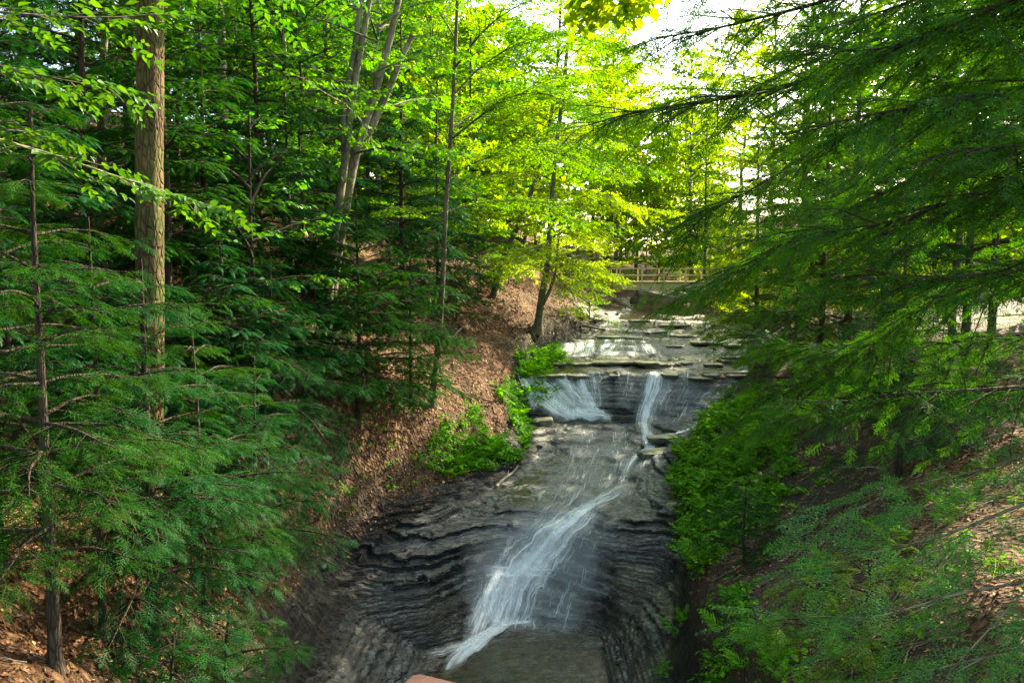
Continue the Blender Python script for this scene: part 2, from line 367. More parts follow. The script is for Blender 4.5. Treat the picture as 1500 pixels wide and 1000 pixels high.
def ground_material():
    t = NT('ravine_ground'); pos = t.pos()
    rock, wet, alg, grav, soil, sun_patch = [t.attr(k) for k in ('rock', 'wet', 'algae', 'gravel', 'soil', 'sun_patch')]
    # shale: thin dark beds
    lay = t.noise(t.vmap(pos, (.45, .45, 26)), 1.0, 6, .62)
    mot = t.noise(pos, 3.2, 6, .62)
    rc = t.ramp(lay, [(.3, (.009, .010, .011)), (.46, (.025, .028, .031)), (.6, (.052, .060, .066)), (.76, (.115, .125, .13))])
    rc = t.mix(t.ramp(mot, [(.4, 0.0), (.72, .65)]), rc, (.045, .04, .032))
    ac = t.ramp(t.noise(pos, 5.5, 5, .65), [(.32, (.13, .11, .055)), (.5, (.28, .27, .13)), (.68, (.42, .40, .22)), (.8, (.52, .49, .32))])
    rc = t.mix(t.math('MULTIPLY', alg, .85), rc, ac)
    rc = t.mix(t.attr('silt'), rc, t.ramp(t.noise(t.vmap(pos, (1, 2, 1)), 6, 6, .7), [(.35, (.035, .026, .014)), (.55, (.10, .075, .04)), (.75, (.17, .14, .085))]))
    rc = t.mix(sun_patch, rc, (.32, .10, .045))  # orange sunlight put into the rock colour
    # thin beds: broken sheets a few centimetres thick, each with its own tone and a dark edge
    zz = t.n('ShaderNodeSeparateXYZ', {0: pos}).outputs[2]
    wv = t.math('ADD', t.math('MULTIPLY', t.noise(t.vmap(pos, (1, 1.25, .5)), 1.15, 7, .62), .30), t.math('MULTIPLY', t.noise(t.vmap(pos, (1, 1.3, .5)), 7.5, 3, .6), .03))
    q = t.math('DIVIDE', t.math('ADD', zz, wv), .036)
    fr = t.math('FRACT', q)
    tone = t.n('ShaderNodeTexWhiteNoise', {'W': t.math('FLOOR', q)}, noise_dimensions='1D').outputs['Value']
    rc = t.mix(t.math('MULTIPLY', t.ramp(tone, [(.0, .75), (.4, 0.0)]), .65), rc, (.012, .012, .012))
    rc = t.mix(t.math('MULTIPLY', t.ramp(tone, [(.5, 0.0), (1, .8)]), .8), rc, (.215, .24, .25))
    edge = t.ramp(fr, [(0, 1.0), (.13, .85), (.2, 0.0)])
    brk = t.ramp(t.noise(pos, 2.3, 4), [(.38, .15), (.55, 1.0)])
    edge = t.math('MULTIPLY', edge, brk)
    fine = fr
    rc0 = rc
    chip = t.n('ShaderNodeTexVoronoi', {'Vector': t.vmap(pos, (1.5, 1.8, 10)), 'Scale': 3.0, 'Randomness': 1.0})
    cv = t.n('ShaderNodeSeparateColor', {0: chip.outputs['Color']}).outputs[0]
    rc = t.mix(t.math('MULTIPLY', cv, .55), rc, tuple([.012] * 3))
    rc = t.mix(t.math('MULTIPLY', t.ramp(cv, [(.0, 1.0), (.25, 0.0)]), .5), rc, (.15, .15, .135))
    rc = t.mix(t.math('MULTIPLY', t.attr('dirt'), .6), rc, t.ramp(t.noise(pos, 6, 6, .7), [(.35, (.010, .007, .005)), (.55, (.026, .019, .013)), (.75, (.06, .046, .032))]))
    rc = t.mix(t.math('MULTIPLY', edge, .85), rc, (.006, .006, .006))
    # dead leaves
    vo = t.n('ShaderNodeTexVoronoi', {'Vector': t.vmap(pos, (1, 1, .6)), 'Scale': 13.0, 'Randomness': 1.0})
    lc = t.ramp(t.n('ShaderNodeSeparateColor', {0: vo.outputs['Color']}).outputs[0],
                [(0, (.04, .016, .008)), (.35, (.09, .038, .017)), (.7, (.15, .068, .031)), (1, (.24, .13, .065))])
    big = t.noise(pos, .8, 4)
    lc = t.mix(t.ramp(big, [(.42, 0.0), (.66, .75)]), lc, (.035, .02, .011))
    sc = t.ramp(t.noise(pos, 7, 6, .7), [(.3, (.018, .013, .009)), (.55, (.045, .033, .022)), (.8, (.085, .065, .045))])
    lc = t.mix(soil, lc, sc)
    gc = t.ramp(t.noise(pos, 28, 3, .7), [(.3, (.14, .12, .10)), (.6, (.30, .27, .24)), (.8, (.42, .38, .34))])
    lc = t.mix(grav, lc, gc)
    col = t.mix(rock, lc, rc)
    rough_rock = t.math('SUBTRACT', .75, t.math('MULTIPLY', wet, t.ramp(t.noise(pos, 1.6, 3), [(.3, .62), (.7, .46)])))
    rough = t.math('ADD', t.math('MULTIPLY', rock, rough_rock), t.math('MULTIPLY', t.math('SUBTRACT', 1.0, rock), .9))
    hr = t.math('ADD', t.math('MULTIPLY', lay, .8), t.math('MULTIPLY', t.noise(t.vmap(pos, (1, 1, 5)), 5, 6, .68), .55))
    hl = t.math('ADD', vo.outputs['Distance'], t.math('MULTIPLY', t.noise(pos, 30, 3), .4))
    hr = t.math('ADD', hr, t.math('ADD', t.math('MULTIPLY', cv, .5), t.math('MULTIPLY', fine, .9)))
    h = t.n('ShaderNodeMix', {0: rock, 2: hl, 3: hr}, data_type='FLOAT').outputs[0]
    nb = t.bump(h, 1.0, .06)
    spec = t.math('ADD', .25, t.math('MULTIPLY', wet, .75))
    return t.out(t.pbsdf(Base_Color=col, Roughness=rough, Normal=nb, Specular_IOR_Level=spec))
GROUND_MAT = ground_material()
ground = make_ground()

# ------------------------------------------------------------------ water
def water_material():
    t = NT('stream_water'); pos = t.pos()
    n = t.math('ADD', t.noise(t.vmap(pos, (1.2, 2.2, 1)), 4.0, 4, .6), t.math('MULTIPLY', t.noise(t.vmap(pos, (.7, 1.6, 1)), 19, 3), .35))
    nb = t.bump(n, .6, .06)
    fr = t.n('ShaderNodeFresnel', {'IOR': 1.33, 'Normal': nb}).outputs[0]
    gl = t.n('ShaderNodeBsdfGlossy', {'Color': (.95, .97, 1, 1), 'Roughness': .07, 'Normal': nb}).outputs[0]
    tr = t.n('ShaderNodeBsdfTransparent', {'Color': (.86, .79, .60, 1)}).outputs[0]
    return t.out(t.n('ShaderNodeMixShader', {0: fr, 1: tr, 2: gl}).outputs[0])
WATER = water_material()

def water_sheet(y0, y1, ulo, uhi, zfun, ny, nx=60):
    ys = np.linspace(y0, y1, ny)
    kx = [np.interp(ys, c['y'], c['x']) for c in K]
    def xat(u):
        i = int(min(math.floor(u), len(K) - 2)); return kx[i] + (kx[i + 1] - kx[i]) * (u - i)
    a, b = xat(ulo), xat(uhi)
    s = np.linspace(0, 1, nx)[None, :]
    X = a[:, None] * (1 - s) + b[:, None] * s; Y = np.repeat(ys[:, None], nx, 1)
    Z = zfun(X, Y)
    idx = np.arange(ny * nx).reshape(ny, nx)
    f = np.stack([idx[:-1, :-1], idx[:-1, 1:], idx[1:, 1:], idx[1:, :-1]], -1).reshape(-1, 4)
    return np.stack([X.ravel(), Y.ravel(), Z.ravel()], 1), f
def zflow(X, Y):
    z, u = base_ground(X.ravel(), Y.ravel()); z6 = E - np.interp(Y.ravel(), K[6]['y'], K[6]['h'])
    return (np.minimum(z, z6 + .05) + .015 + .02 * fbm(X.ravel() * 1.2, Y.ravel() * 1.2, 2)).reshape(X.shape)
mb = MB(); v, f = water_sheet(34.12, 60, 4.05, 7.95, zflow, 150, 70); mb.add(v, f)
tag(mb.build('stream_water', WATER, smooth=True), 'shallow upper stream running under the footbridge to the fall lip', 'stream', kind='structure')
mb = MB(); v, f = water_sheet(9, 20.3, 4.2, 7.9, lambda X, Y: np.full(X.shape, E - 9.02), 60, 60); mb.add(v, f)
tag(mb.build('plunge_pool_water', WATER, smooth=True), 'brown shallow pool at the foot of the lower fall', 'pool', kind='structure')
mb = MB(); v, f = water_sheet(22.9, 32.2, 4.3, 7.6, lambda X, Y: zflow(X, Y) - .03, 80, 60); mb.add(v, f)
tag(mb.build('middle_pool_water', WATER, smooth=True), 'thin sheet of water crossing the pale shelf between the two falls', 'stream', kind='structure')

def fall_material():
    t = NT('falling_water')
    uv = t.n('ShaderNodeUVMap', uv_map='flow').outputs[0]
    sx = t.n('ShaderNodeSeparateXYZ', {0: uv})
    fine = t.noise(t.vmap(uv, (6, .35, 1)), 1.0, 4, .6, .3)
    fine2 = t.noise(t.vmap(uv, (20, .8, 1)), 1.0, 3, .6, .2)
    blot = t.noise(t.vmap(uv, (1.6, 1.1, 1)), 1.0, 3, .5)
    e = t.math('MULTIPLY', t.math('MULTIPLY', t.attr('edge'), 1.0), t.attr('dens'))
    s = t.math('ADD', t.math('MULTIPLY', fine, .5), t.math('MULTIPLY', fine2, .35))
    s = t.math('ADD', s, t.math('MULTIPLY', blot, .15))
    sheet = t.math('MULTIPLY', t.ramp(e, [(.05, 0.0), (.5, .16), (.95, .38)]), t.ramp(blot, [(.25, .55), (.6, 1.0)]))
    th = t.math('SUBTRACT', .605, t.math('MULTIPLY', e, .23))
    a = t.math('DIVIDE', t.math('SUBTRACT', s, th), .13, True)
    a = t.math('MULTIPLY', a, t.math('MULTIPLY', t.ramp(e, [(0, 0.0), (.35, .75), (.8, 1.0)]), .95))
    a = t.math('MAXIMUM', a, sheet)
    a = t.math('ADD', a, t.math('MULTIPLY', sheet, .2), True)
    w = t.pbsdf(Base_Color=(.90, .93, .95), Roughness=.35, Normal=t.bump(s, .5, .03), Subsurface_Weight=0.0)
    tl = t.n('ShaderNodeBsdfTranslucent', {'Color': (.8, .86, .9, 1)}).outputs[0]
    w = t.n('ShaderNodeMixShader', {0: .3, 1: w, 2: tl}).outputs[0]
    tr = t.n('ShaderNodeBsdfTransparent').outputs[0]
    return t.out(t.n('ShaderNodeMixShader', {0: a, 1: tr, 2: w}).outputs[0])
FALL = fall_material()

def ribbon(strands, off=.05, na=70, nc=15, gain=1.12):
    """strands: list of lists of (px, py, width_m, density); laid along the rock that is seen there"""
    V = []; Fc = []; UV = []; ED = []; DE = []; n0 = 0
    for k, st in enumerate(strands):
        pts = np.array([G(p[0], p[1]) for p in st]); wd = np.array([p[2] for p in st]); de = np.array([p[3] for p in st])
        s = np.linspace(0, len(st) - 1, na); ks = np.arange(len(st))
        X = np.interp(s, ks, pts[:, 0]); Y = np.interp(s, ks, pts[:, 1]); W = np.interp(s, ks, wd); D = np.interp(s, ks, de) * gain
        ker = np.ones(9) / 9
        for arr in (X, Y, W): arr[4:-4] = np.convolve(arr, ker, 'valid')
        tx, ty = np.gradient(X), np.gradient(Y); L = np.hypot(tx, ty) + 1e-9
        nx_, ny_ = -ty / L, tx / L
        c = np.linspace(-1, 1, nc)
        jag = 1 + .25 * fbm(s * 3 + k * 9, np.full_like(s, k * 3.7), 3)
        XX = X[:, None] + nx_[:, None] * c[None] * (W * jag)[:, None] / 2; YY = Y[:, None] + ny_[:, None] * c[None] * (W * jag)[:, None] / 2
        ZZ = H(XX.ravel(), YY.ravel())
        for dx, dy in ((.07, 0), (-.07, 0), (0, .07), (0, -.07)): ZZ = np.maximum(ZZ, H(XX.ravel() + dx, YY.ravel() + dy) - .02)
        ZZ = ZZ.reshape(XX.shape) + off
        d3 = np.sqrt(np.gradient(X) ** 2 + np.gradient(Y) ** 2 + np.gradient(ZZ[:, nc // 2]) ** 2); sl = np.cumsum(d3)
        u = (c[None] * W[:, None] / 2) + k * 13.7; v = np.repeat(sl[:, None], nc, 1) + k * 5.1
        ed = (1 - np.abs(c[None]) ** 1.7) * sstep(0, 1, np.minimum(np.arange(na), (na - 1 - np.arange(na))) / (na * .08))[:, None]
        idx = n0 + np.arange(na * nc).reshape(na, nc)
        Fc.append(np.stack([idx[:-1, :-1], idx[:-1, 1:], idx[1:, 1:], idx[1:, :-1]], -1).reshape(-1, 4))
        V.append(np.stack([XX, YY, ZZ], -1).reshape(-1, 3)); n0 += na * nc
        UV.append(np.stack([u, v], -1).reshape(-1, 2)); ED.append(np.clip(ed, 0, 1).ravel()); DE.append(np.repeat(D[:, None], nc, 1).ravel())
    mb = MB(); V = np.concatenate(V); Fc = np.concatenate(Fc); mb.add(V, Fc)
    me = mb.mesh('waterfall', FALL, smooth=True)
    lu = me.uv_layers.new(name='flow'); li = np.empty(len(me.loops), np.int32); me.loops.foreach_get('vertex_index', li)
    lu.data.foreach_set('uv', np.concatenate(UV)[li].astype(np.float32).ravel())
    for nm, a in (('edge', ED), ('dens', DE)):
        at = me.attributes.new(nm, 'FLOAT', 'POINT'); at.data.foreach_set('value', np.concatenate(a).astype(np.float32))
    o = bpy.data.objects.new('waterfall', me); COL.objects.link(o); return o

tag(ribbon([[(935, 705, .7, .35), (905, 722, .9, .6), (868, 742, 1.3, .8), (838, 768, 1.6, .85), (800, 805, 2.1, .75), (770, 835, 2.5, .7), (745, 880, 2.7, .65), (728, 930, 2.6, .55)],
            [(880, 732, .5, .7), (845, 757, .55, 1.2), (815, 785, .5, 1.1), (790, 815, .6, .8), (765, 842, .8, .7), (735, 885, .8, .8), (715, 925, .8, .8)],
            [(815, 842, .4, .4), (770, 838, .6, .85), (728, 840, .5, .85), (708, 844, .4, .4)],
            [(740, 832, .5, .7), (722, 870, .7, .85), (705, 915, .8, .8), (690, 945, .7, .5)],
            [(860, 745, 3.0, .28), (820, 800, 4.2, .42), (790, 850, 4.6, .42), (775, 900, 4.6, .36), (770, 925, 4.4, .2)],
            [(860, 790, 1.0, .2), (848, 850, 1.2, .5), (832, 900, 1.2, .45), (822, 930, 1.0, .3)],
            [(790, 912, .3, .4), (745, 914, .4, 1.05), (715, 930, .55, 1.2), (690, 948, .7, 1.2), (668, 968, .5, .9), (652, 990, .35, .5)],
            [(720, 926, .4, .5), (690, 943, .5, .9), (660, 953, .5, .7), (625, 962, .4, .4)]]),
    'wide white veil of the lower waterfall sliding down dark shale in the foreground', 'waterfall')
tag(ribbon([[(766, 554, .9, .7), (783, 575, 1.1, .9), (810, 597, 1.2, .9), (840, 612, .8, .8)],
            [(785, 551, .7, .85), (805, 572, .9, .9), (830, 598, 1.0, .85), (852, 612, .6, .6)],
            [(812, 549, .6, .85), (832, 570, .8, .85), (850, 590, .9, .7), (862, 606, .6, .6)],
            [(772, 556, .9, .5), (775, 580, 1.0, .6), (790, 600, 1.0, .5)],
            [(848, 546, .4, .9), (852, 568, .6, 1.0), (860, 590, .7, 1.05), (868, 606, .6, .9)],
            [(840, 547, 3.2, .4), (845, 570, 3.4, .5), (850, 590, 3.2, .5), (852, 608, 2.6, .3)],
            [(868, 547, .5, .55), (872, 572, .6, .6), (876, 604, .5, .5)],
            [(818, 613, .4, .6), (845, 607, .55, 1.1), (870, 608, .55, 1.1), (900, 618, .35, .5)]]),
    'white fan of water on the left half of the upper waterfall', 'waterfall')
tag(ribbon([[(964, 543, .9, .9), (960, 565, 1.3, .85), (951, 592, 1.2, .85), (943, 620, .9, .95), (947, 640, .7, 1.0), (955, 655, .5, 1.05), (945, 680, .5, .6), (930, 702, .5, .5)],
            [(955, 655, .3, .9), (962, 672, .3, .8), (966, 692, .25, .5)],
            [(1005, 546, 3.4, .32), (1000, 570, 3.8, .40), (985, 600, 3.4, .38), (970, 625, 2.4, .25)],
            [(925, 546, 1.4, .3), (922, 570, 1.5, .4), (915, 605, 1.4, .3)],
            [(985, 545, .4, .4), (978, 570, .5, .5), (962, 600, .4, .5)]]),
    'single white chute down the middle of the upper waterfall', 'waterfall')
tag(ribbon([[(1092, 566, .9, .55), (1060, 592, 1.0, .7), (1030, 618, .8, .8), (1000, 634, .5, .95), (970, 648, .45, 1.1), (945, 660, .45, 1.1), (925, 675, .35, .9), (915, 700, .4, .5), (905, 724, .5, .4)],
            [(1085, 560, .9, .4), (1040, 585, 1.0, .4), (1010, 612, .8, .4)]]),
    'thin white runnel slanting along the right foot of the upper waterfall', 'waterfall')
tag(ribbon([[(860, 618, 1.6, .3), (862, 650, 2.2, .42), (850, 690, 2.6, .42), (830, 735, 2.6, .4), (790, 775, 2.4, .36), (750, 800, 2.2, .2)],
            [(905, 620, 1.2, .3), (910, 655, 1.6, .4), (900, 690, 1.8, .42), (880, 725, 1.8, .3)]]),
    'thin silvery film of water sliding over the dark shelf between the two falls', 'waterfall')
tag(ribbon([[(835, 503, .7, .8), (830, 513, 1.2, .9), (822, 524, 1.3, .5)], [(850, 501, .5, .7), (852, 511, .9, .9), (846, 524, 1.0, .5)], [(866, 498, .45, .9), (863, 510, .8, .9), (858, 523, .8, .5)],
            [(890, 498, .5, .7), (888, 509, .8, .8), (880, 522, .8, .5)], [(908, 497, .5, .9), (902, 508, .9, 1.0), (893, 522, 1.0, .6)], [(925, 499, .4, .7), (928, 510, .7, .8), (926, 522, .9, .4)],
            [(942, 500, .5, .7), (948, 509, .8, .9), (956, 522, .9, .5)], [(890, 500, 4.2, .25), (888, 511, 4.6, .32), (886, 523, 5.0, .2)], [(975, 505, .6, .4), (990, 520, .9, .4)]]),
    'low white cascade on the step just upstream of the upper waterfall', 'waterfall')
# ------------------------------------------------------------------ bridge, railing, stones, wood
def wood_mat(name, c1, c2, axis=0, rough=.75, scale=6, worn=None):
    t = NT(name); sc = [14, 14, 14]; sc[axis] = 1.0
    n = t.noise(t.vmap(t.obj(), tuple(sc)), scale * .35, 5, .6)
    b = t.noise(t.obj(), 2.2, 4)
    col = t.ramp(n, [(.3, c1), (.7, c2)])
    col = t.mix(t.ramp(b, [(.4, 0.0), (.75, .6)]), col, tuple(q * .5 for q in c1))
    if worn: col = t.mix(t.ramp(t.noise(t.obj(), 9, 5, .7), [(.55, 0.0), (.68, .8)]), col, worn)
    return t.out(t.pbsdf(Base_Color=col, Roughness=rough, Normal=t.bump(n, .4, .01)))
def rock_mat(name, c1, c2, c3, moss=None, rough=.6, lay=False):
    t = NT(name)
    v = t.vmap(t.pos(), (1, 1, 9)) if lay else t.obj()
    n = t.noise(v, 3.0 if lay else 5.0, 6, .65)
    col = t.ramp(n, [(.3, c1), (.5, c2), (.72, c3)])
    if moss:
        nz = t.n('ShaderNodeSeparateXYZ', {0: t.n('ShaderNodeNewGeometry').outputs['Normal']}).outputs[2]
        m = t.math('MULTIPLY', t.ramp(nz, [(.1, 0.0), (.7, 1.0)]), t.ramp(t.noise(t.pos(), 3.7, 5, .65), [(.42, 0.0), (.6, 1.0)]))
        col = t.mix(m, col, moss)
    return t.out(t.pbsdf(Base_Color=col, Roughness=rough, Normal=t.bump(t.noise(v, 7, 6, .7), .8, .04), Specular_IOR_Level=.5))
BRIDGE_WOOD = wood_mat('bridge_timber', (.36, .29, .13), (.54, .46, .25), 0)
RAIL_WOOD = wood_mat('railing_paint', (.06, .018, .012), (.11, .034, .022), 0, .7, 6, (.2, .11, .05))
SLATE = rock_mat('slab_shale', (.03, .03, .028), (.075, .073, .062), (.16, .155, .115), (.22, .22, .09), .4, True)
BOULDER = rock_mat('boulder_stone', (.05, .045, .035), (.11, .095, .07), (.2, .18, .14), (.09, .10, .03), .7)
STONE = rock_mat('stream_stone', (.02, .02, .019), (.05, .048, .042), (.10, .095, .08), None, .45)
DEADWOOD = wood_mat('dead_wood', (.14, .11, .08), (.30, .25, .18), 2)
ROOTMAT = bark_mat('root_bark', (.05, .035, .022), (.10, .07, .045), (.16, .12, .08), 16)

YB = 53.0
def bridge():
    x0, x1 = 6.7, 16.4
    zb = E - 1.12; zt = zb + .52
    r = empty('footbridge', (x0, YB, zb)); L = x1 - x0
    tag(r, 'weathered timber footbridge with two rails crossing the stream far upstream', 'bridge')
    mb = MB(); box(mb, (L / 2, -.75, .26), (L, .16, .52), bev=.015); mb.build('beam', BRIDGE_WOOD, r)
    mb = MB(); box(mb, (L / 2, .75, .26), (L, .16, .52), bev=.015); mb.build('beam', BRIDGE_WOOD, r)
    mb = MB()
    for i in range(int(L / .15)): box(mb, (.08 + i * .15, 0, .55), (.14, 1.9, .05), bev=.006)
    mb.build('deck', BRIDGE_WOOD, r)
    for sgn in (-1, 1):
        for i in range(7):
            px = .45 + i * 1.45
            mb = MB(); box(mb, (px, sgn * .885, .72), (.10, .10, 1.36), bev=.01); mb.build('post', BRIDGE_WOOD, r)
        for z, hh in ((1.43, .06), (.98, .11)):
            mb = MB(); box(mb, (L / 2, sgn * (.885 if z > 1.2 else .80), z), (L, .15 if z > 1.2 else .045, hh), bev=.008); mb.build('rail', BRIDGE_WOOD, r)
    return r
bridge()
# stone footing and boulder below the bridge
rg = np.random.default_rng(5)
def boulder(name, c, s, seed, m, flat=0.0, rz=0.0, sub=4):
    """lumpy stone from a cube sphere"""
    n = 9 if sub < 4 else 14
    g = np.linspace(-1, 1, n); a, b = np.meshgrid(g, g); V = []; Fq = []; k = 0
    for ax in range(3):
        for sg in (-1, 1):
            q = np.stack([a.ravel(), b.ravel(), np.full(a.size, sg)], 1)
            q = np.roll(q, ax, axis=1); q = q if sg > 0 else q
            idx = k + np.arange(n * n).reshape(n, n)
            ff = np.stack([idx[:-1, :-1], idx[:-1, 1:], idx[1:, 1:], idx[1:, :-1]], -1).reshape(-1, 4)
            V.append(q); Fq.append(ff if sg > 0 else ff[:, ::-1]); k += n * n
    V = np.concatenate(V); p = 3.2 + 3 * flat
    V = V / (np.sum(np.abs(V) ** p, 1) ** (1 / p))[:, None]
    rr = np.random.default_rng(seed); o = rr.random(3) * 40
    d = 1 + .35 * (fbm(V[:, 0] * 1.1 + o[0] + V[:, 2] * .7, V[:, 1] * 1.1 + o[1] - V[:, 2] * .6, 3))
    # planar chips
    for _ in range(7):
        nn = rr.normal(size=3); nn /= np.linalg.norm(nn); h = V @ nn; lim = .72 + .2 * rr.random()
        V = V - nn[None] * np.clip(h - lim, 0, None)[:, None] * .85
    V = V * d[:, None] * np.asarray(s) / 2
    cr, sr = math.cos(rz), math.sin(rz)
    V = np.stack([V[:, 0] * cr - V[:, 1] * sr, V[:, 0] * sr + V[:, 1] * cr, V[:, 2]], 1)
    mb = MB(); mb.add(V, np.concatenate(Fq))
    return mb.build(name, m, smooth=True, loc=c)
def on(px, py, dz=0.0):
    p = G(px, py); return (p[0], p[1], p[2] + dz)
tag(boulder('boulder', on(795, 622, .1), (.85, .55, .45), 3, BOULDER, .2, .2), 'small mossy brown boulder standing on the pale shelf below the left fan of water', 'boulder')
tag(boulder('boulder', (10.6, 56.5, E - 1.75), (3.6, 1.6, 1.3), 8, BOULDER, .3, .1), 'long grey stone block in the stream bank under the footbridge', 'boulder')
tag(boulder('boulder', (7.3, 55.4, E - 2.0), (1.0, .8, .5), 12, BOULDER, .1, .4), 'low stone at the left foot of the footbridge', 'boulder')
tag(boulder('boulder', on(1128, 528, .45), (1.3, 1.5, 1.5), 21, BOULDER, .0, .5), 'dark earthy block at the right end of the upper lip', 'boulder')
tag(boulder('boulder', on(985, 742, .0), (.55, .5, .3), 31, SLATE, .4, .2), 'dark broken stone at the foot of the green right bank', 'boulder')

def slab(c, L, W, T, rz, seed, tilt=0.0):
    rr = np.random.default_rng(seed); n = 18
    a = np.linspace(0, 2 * math.pi, n, endpoint=False)
    q = 1 / (np.abs(np.cos(a)) ** 3 + np.abs(np.sin(a)) ** 3) ** (1 / 3) * (.86 + .28 * rr.random(n))
    X, Y = np.cos(a) * q * L / 2, np.sin(a) * q * W / 2
    V = []; 
    for z, s in ((-.5, .93), (-.2, 1.0), (.12, .97), (.15, 1.02), (.46, .99), (.5, .95)):
        j = 1 + .05 * (rr.random(n) - .5)
        V.append(np.stack([X * s * j, Y * s * j, np.full(n, z * T) + .01 * (rr.random(n) - .5)], 1))
    V = np.concatenate(V); f = []
    for k in range(5):
        for s in range(n): f.append((k * n + s, k * n + (s + 1) % n, (k + 1) * n + (s + 1) % n, (k + 1) * n + s))
    mb = MB(); mb.add(V, np.array(f)); mb.add(V[-n:], np.array([list(range(n))])); mb.add(V[:n], np.array([list(range(n))[::-1]]))
    o = mb.build('flat_rock', SLATE, loc=c); o.rotation_euler = (tilt, rr.normal() * .03, rz); return o
rs = np.random.default_rng(77)
SL = []
def lip(x, y):
    yy = np.arange(y - .9, y + .9, .03); h0 = H(np.full_like(yy, x), yy); h1 = H(np.full_like(yy, x), yy + .3)
    return float(yy[np.argmax(h1 - h0)]) + .3
def row(y, x0, x1, n, lab, hoff, grp, big=1.0):
    for i in range(n):
        x = x0 + (x1 - x0) * (i + .5 + .5 * (rs.random() - .5)) / n
        yy = lip(x, y) + rs.normal() * .05 + .12
        L = (x1 - x0) / n * (.55 + .75 * rs.random()) * big
        T = .06 + .09 * rs.random()
        o = slab((x, yy, float(H(x, yy + .15)) + hoff), L, .5 + .4 * rs.random(), T, rs.normal() * .25, int(rs.integers(1e6)), .02)
        tag(o, lab, 'flat rock', grp)
row(34.12, .9, 5.0, 5, 'dark wet shale slab on the upper fall lip left of the middle chute', -.03, 'slabs on the upper fall lip left of the chute')
row(34.12, 6.5, 10.3, 4, 'long thin shale slab on the upper fall lip right of the middle chute', -.04, 'slabs on the upper fall lip right of the chute', 1.1)
row(36.0, 1.6, 10.8, 9, 'thin shale slab along the second ledge just above the upper lip', -.02, 'slabs along the second ledge')
row(39.3, 8.0, 12.8, 5, 'pale shale slab on the step beside the low upstream cascade', .0, 'slabs beside the upstream cascade')
row(41.5, 4.6, 9.5, 4, 'dark slab breaking the water at the top of the low cascade', -.04, 'slabs at the top of the low cascade')
tag(slab((11.2, 36.6, E - 3.98), 2.6, .55, .24, .05, 5), 'thick pale squared stone slab near the right bank above the upper lip', 'flat rock')
tag(slab((7.6, 46.5, E - 2.82), 1.5, .8, .12, .3, 6), 'pale flat slab in the middle of the far stream', 'flat rock')
tag(slab((9.2, 44.2, E - 2.95), 1.8, .7, .12, -.2, 7), 'mossy flat slab in the stream right of the gravel bar', 'flat rock')
tag(slab((6.0, 29.2, E - 6.2), 2.3, .8, .2, .5, 8), 'tilted shale slab beside the slanting runnel, upper one', 'flat rock')
tag(slab((5.4, 27.6, E - 6.4), 1.9, .8, .2, .45, 9), 'tilted shale slab beside the slanting runnel, lower one', 'flat rock')
tag(slab((5.6, 51.3, E - 2.0), 1.4, .6, .16, .1, 10), 'flat dark stone at the water edge below the bridge', 'flat rock')

def stick(a, b, r, label, cat='log', name='fallen_log', m=None, fork=True, seed=0):
    a, b = np.array(a, float), np.array(b, float); rr = np.random.default_rng(seed)
    t = np.linspace(0, 1, 9)[:, None]; L = np.linalg.norm(b - a)
    p = a * (1 - t) + b * t + np.cumsum(rr.normal(size=(9, 3)), 0) * .012 * L
    mb = MB(); tube(mb, p - a, r * (1 - .45 * t[:, 0]), 9, .18, rr)
    if fork:
        for k in (4, 6):
            e = rr.normal(size=3) * .5 + (b - a) / L; e[2] = abs(e[2]) * .4; e /= np.linalg.norm(e)
            tube(mb, np.array([p[k] - a, p[k] - a + e * L * .1, p[k] - a + e * L * .2 + (0, 0, .02)]), [r * .5, r * .35, r * .15], 6)
    o = mb.build(name, m or DEADWOOD, smooth=True, loc=a); return tag(o, label, cat)
def onp(px, py, dz): return np.array(on(px, py, dz))
stick(onp(727, 716, .06), onp(764, 688, .08), .055, 'pale broken log lying on the leaf litter above the lower fall', seed=1)
stick(onp(848, 466, .15), onp(890, 474, .1), .13, 'grey fallen log at the edge of the gravel bar, the upper of two', seed=2)
stick(onp(852, 480, .15), onp(884, 484, .1), .10, 'grey fallen log at the edge of the gravel bar, the lower of two', seed=3)
stick(onp(900, 447, .35), onp(925, 455, .1), .12, 'leaning driftwood at the left foot of the footbridge', seed=4)
stick(onp(1385, 668, .1), onp(1470, 640, .12), .045, 'bare crooked stick lying across the brown right bank', seed=5)
stick(onp(1290, 690, .1), onp(1225, 700, .25), .02, 'thin bare twig sticking out of the soil under the right hemlock', 'stick', 'stick', seed=6)
stick(onp(660, 500, .1), onp(690, 470, .15), .05, 'dark fallen stick on the litter slope left of the falls', 'stick', 'stick', seed=7)
stick(onp(330, 905, .1), onp(250, 860, .3), .03, 'dark fallen stick on the shaded slope by the big trunk', 'stick', 'stick', seed=8)

# hanging roots at the undercut lips
def roots(pxs, label, L, seed, n):
    rr = np.random.default_rng(seed); o0 = None
    for k in range(n):
        px, py = pxs[k % len(pxs)]; px += rr.normal() * 9; py += rr.normal() * 4
        p = np.array(on(px, py, .08))
        if o0 is None:
            o0 = p; r = empty('exposed_roots', p); tag(r, label, 'roots')
        d = np.array([rr.normal() * .5 + .25, -.35 + rr.normal() * .25, 0]); l = L * (.4 + .8 * rr.random())
        t = np.linspace(0, 1, 9)
        q = p[None] + d[None] * (t[:, None] * l * .45) + np.stack([np.cumsum(rr.normal(size=9)) * .012, np.cumsum(rr.normal(size=9)) * .012, -t ** 1.6 * l], 1)
        q[:, 2] = np.maximum(q[:, 2], H(q[:, 0], q[:, 1]) + .01)
        mb = MB(); tube(mb, q - o0, .014 * (1 - .7 * t) * (.5 + rr.random()) * (1 + L * .4), 5)
        mb.build('root', ROOTMAT, r, smooth=True)
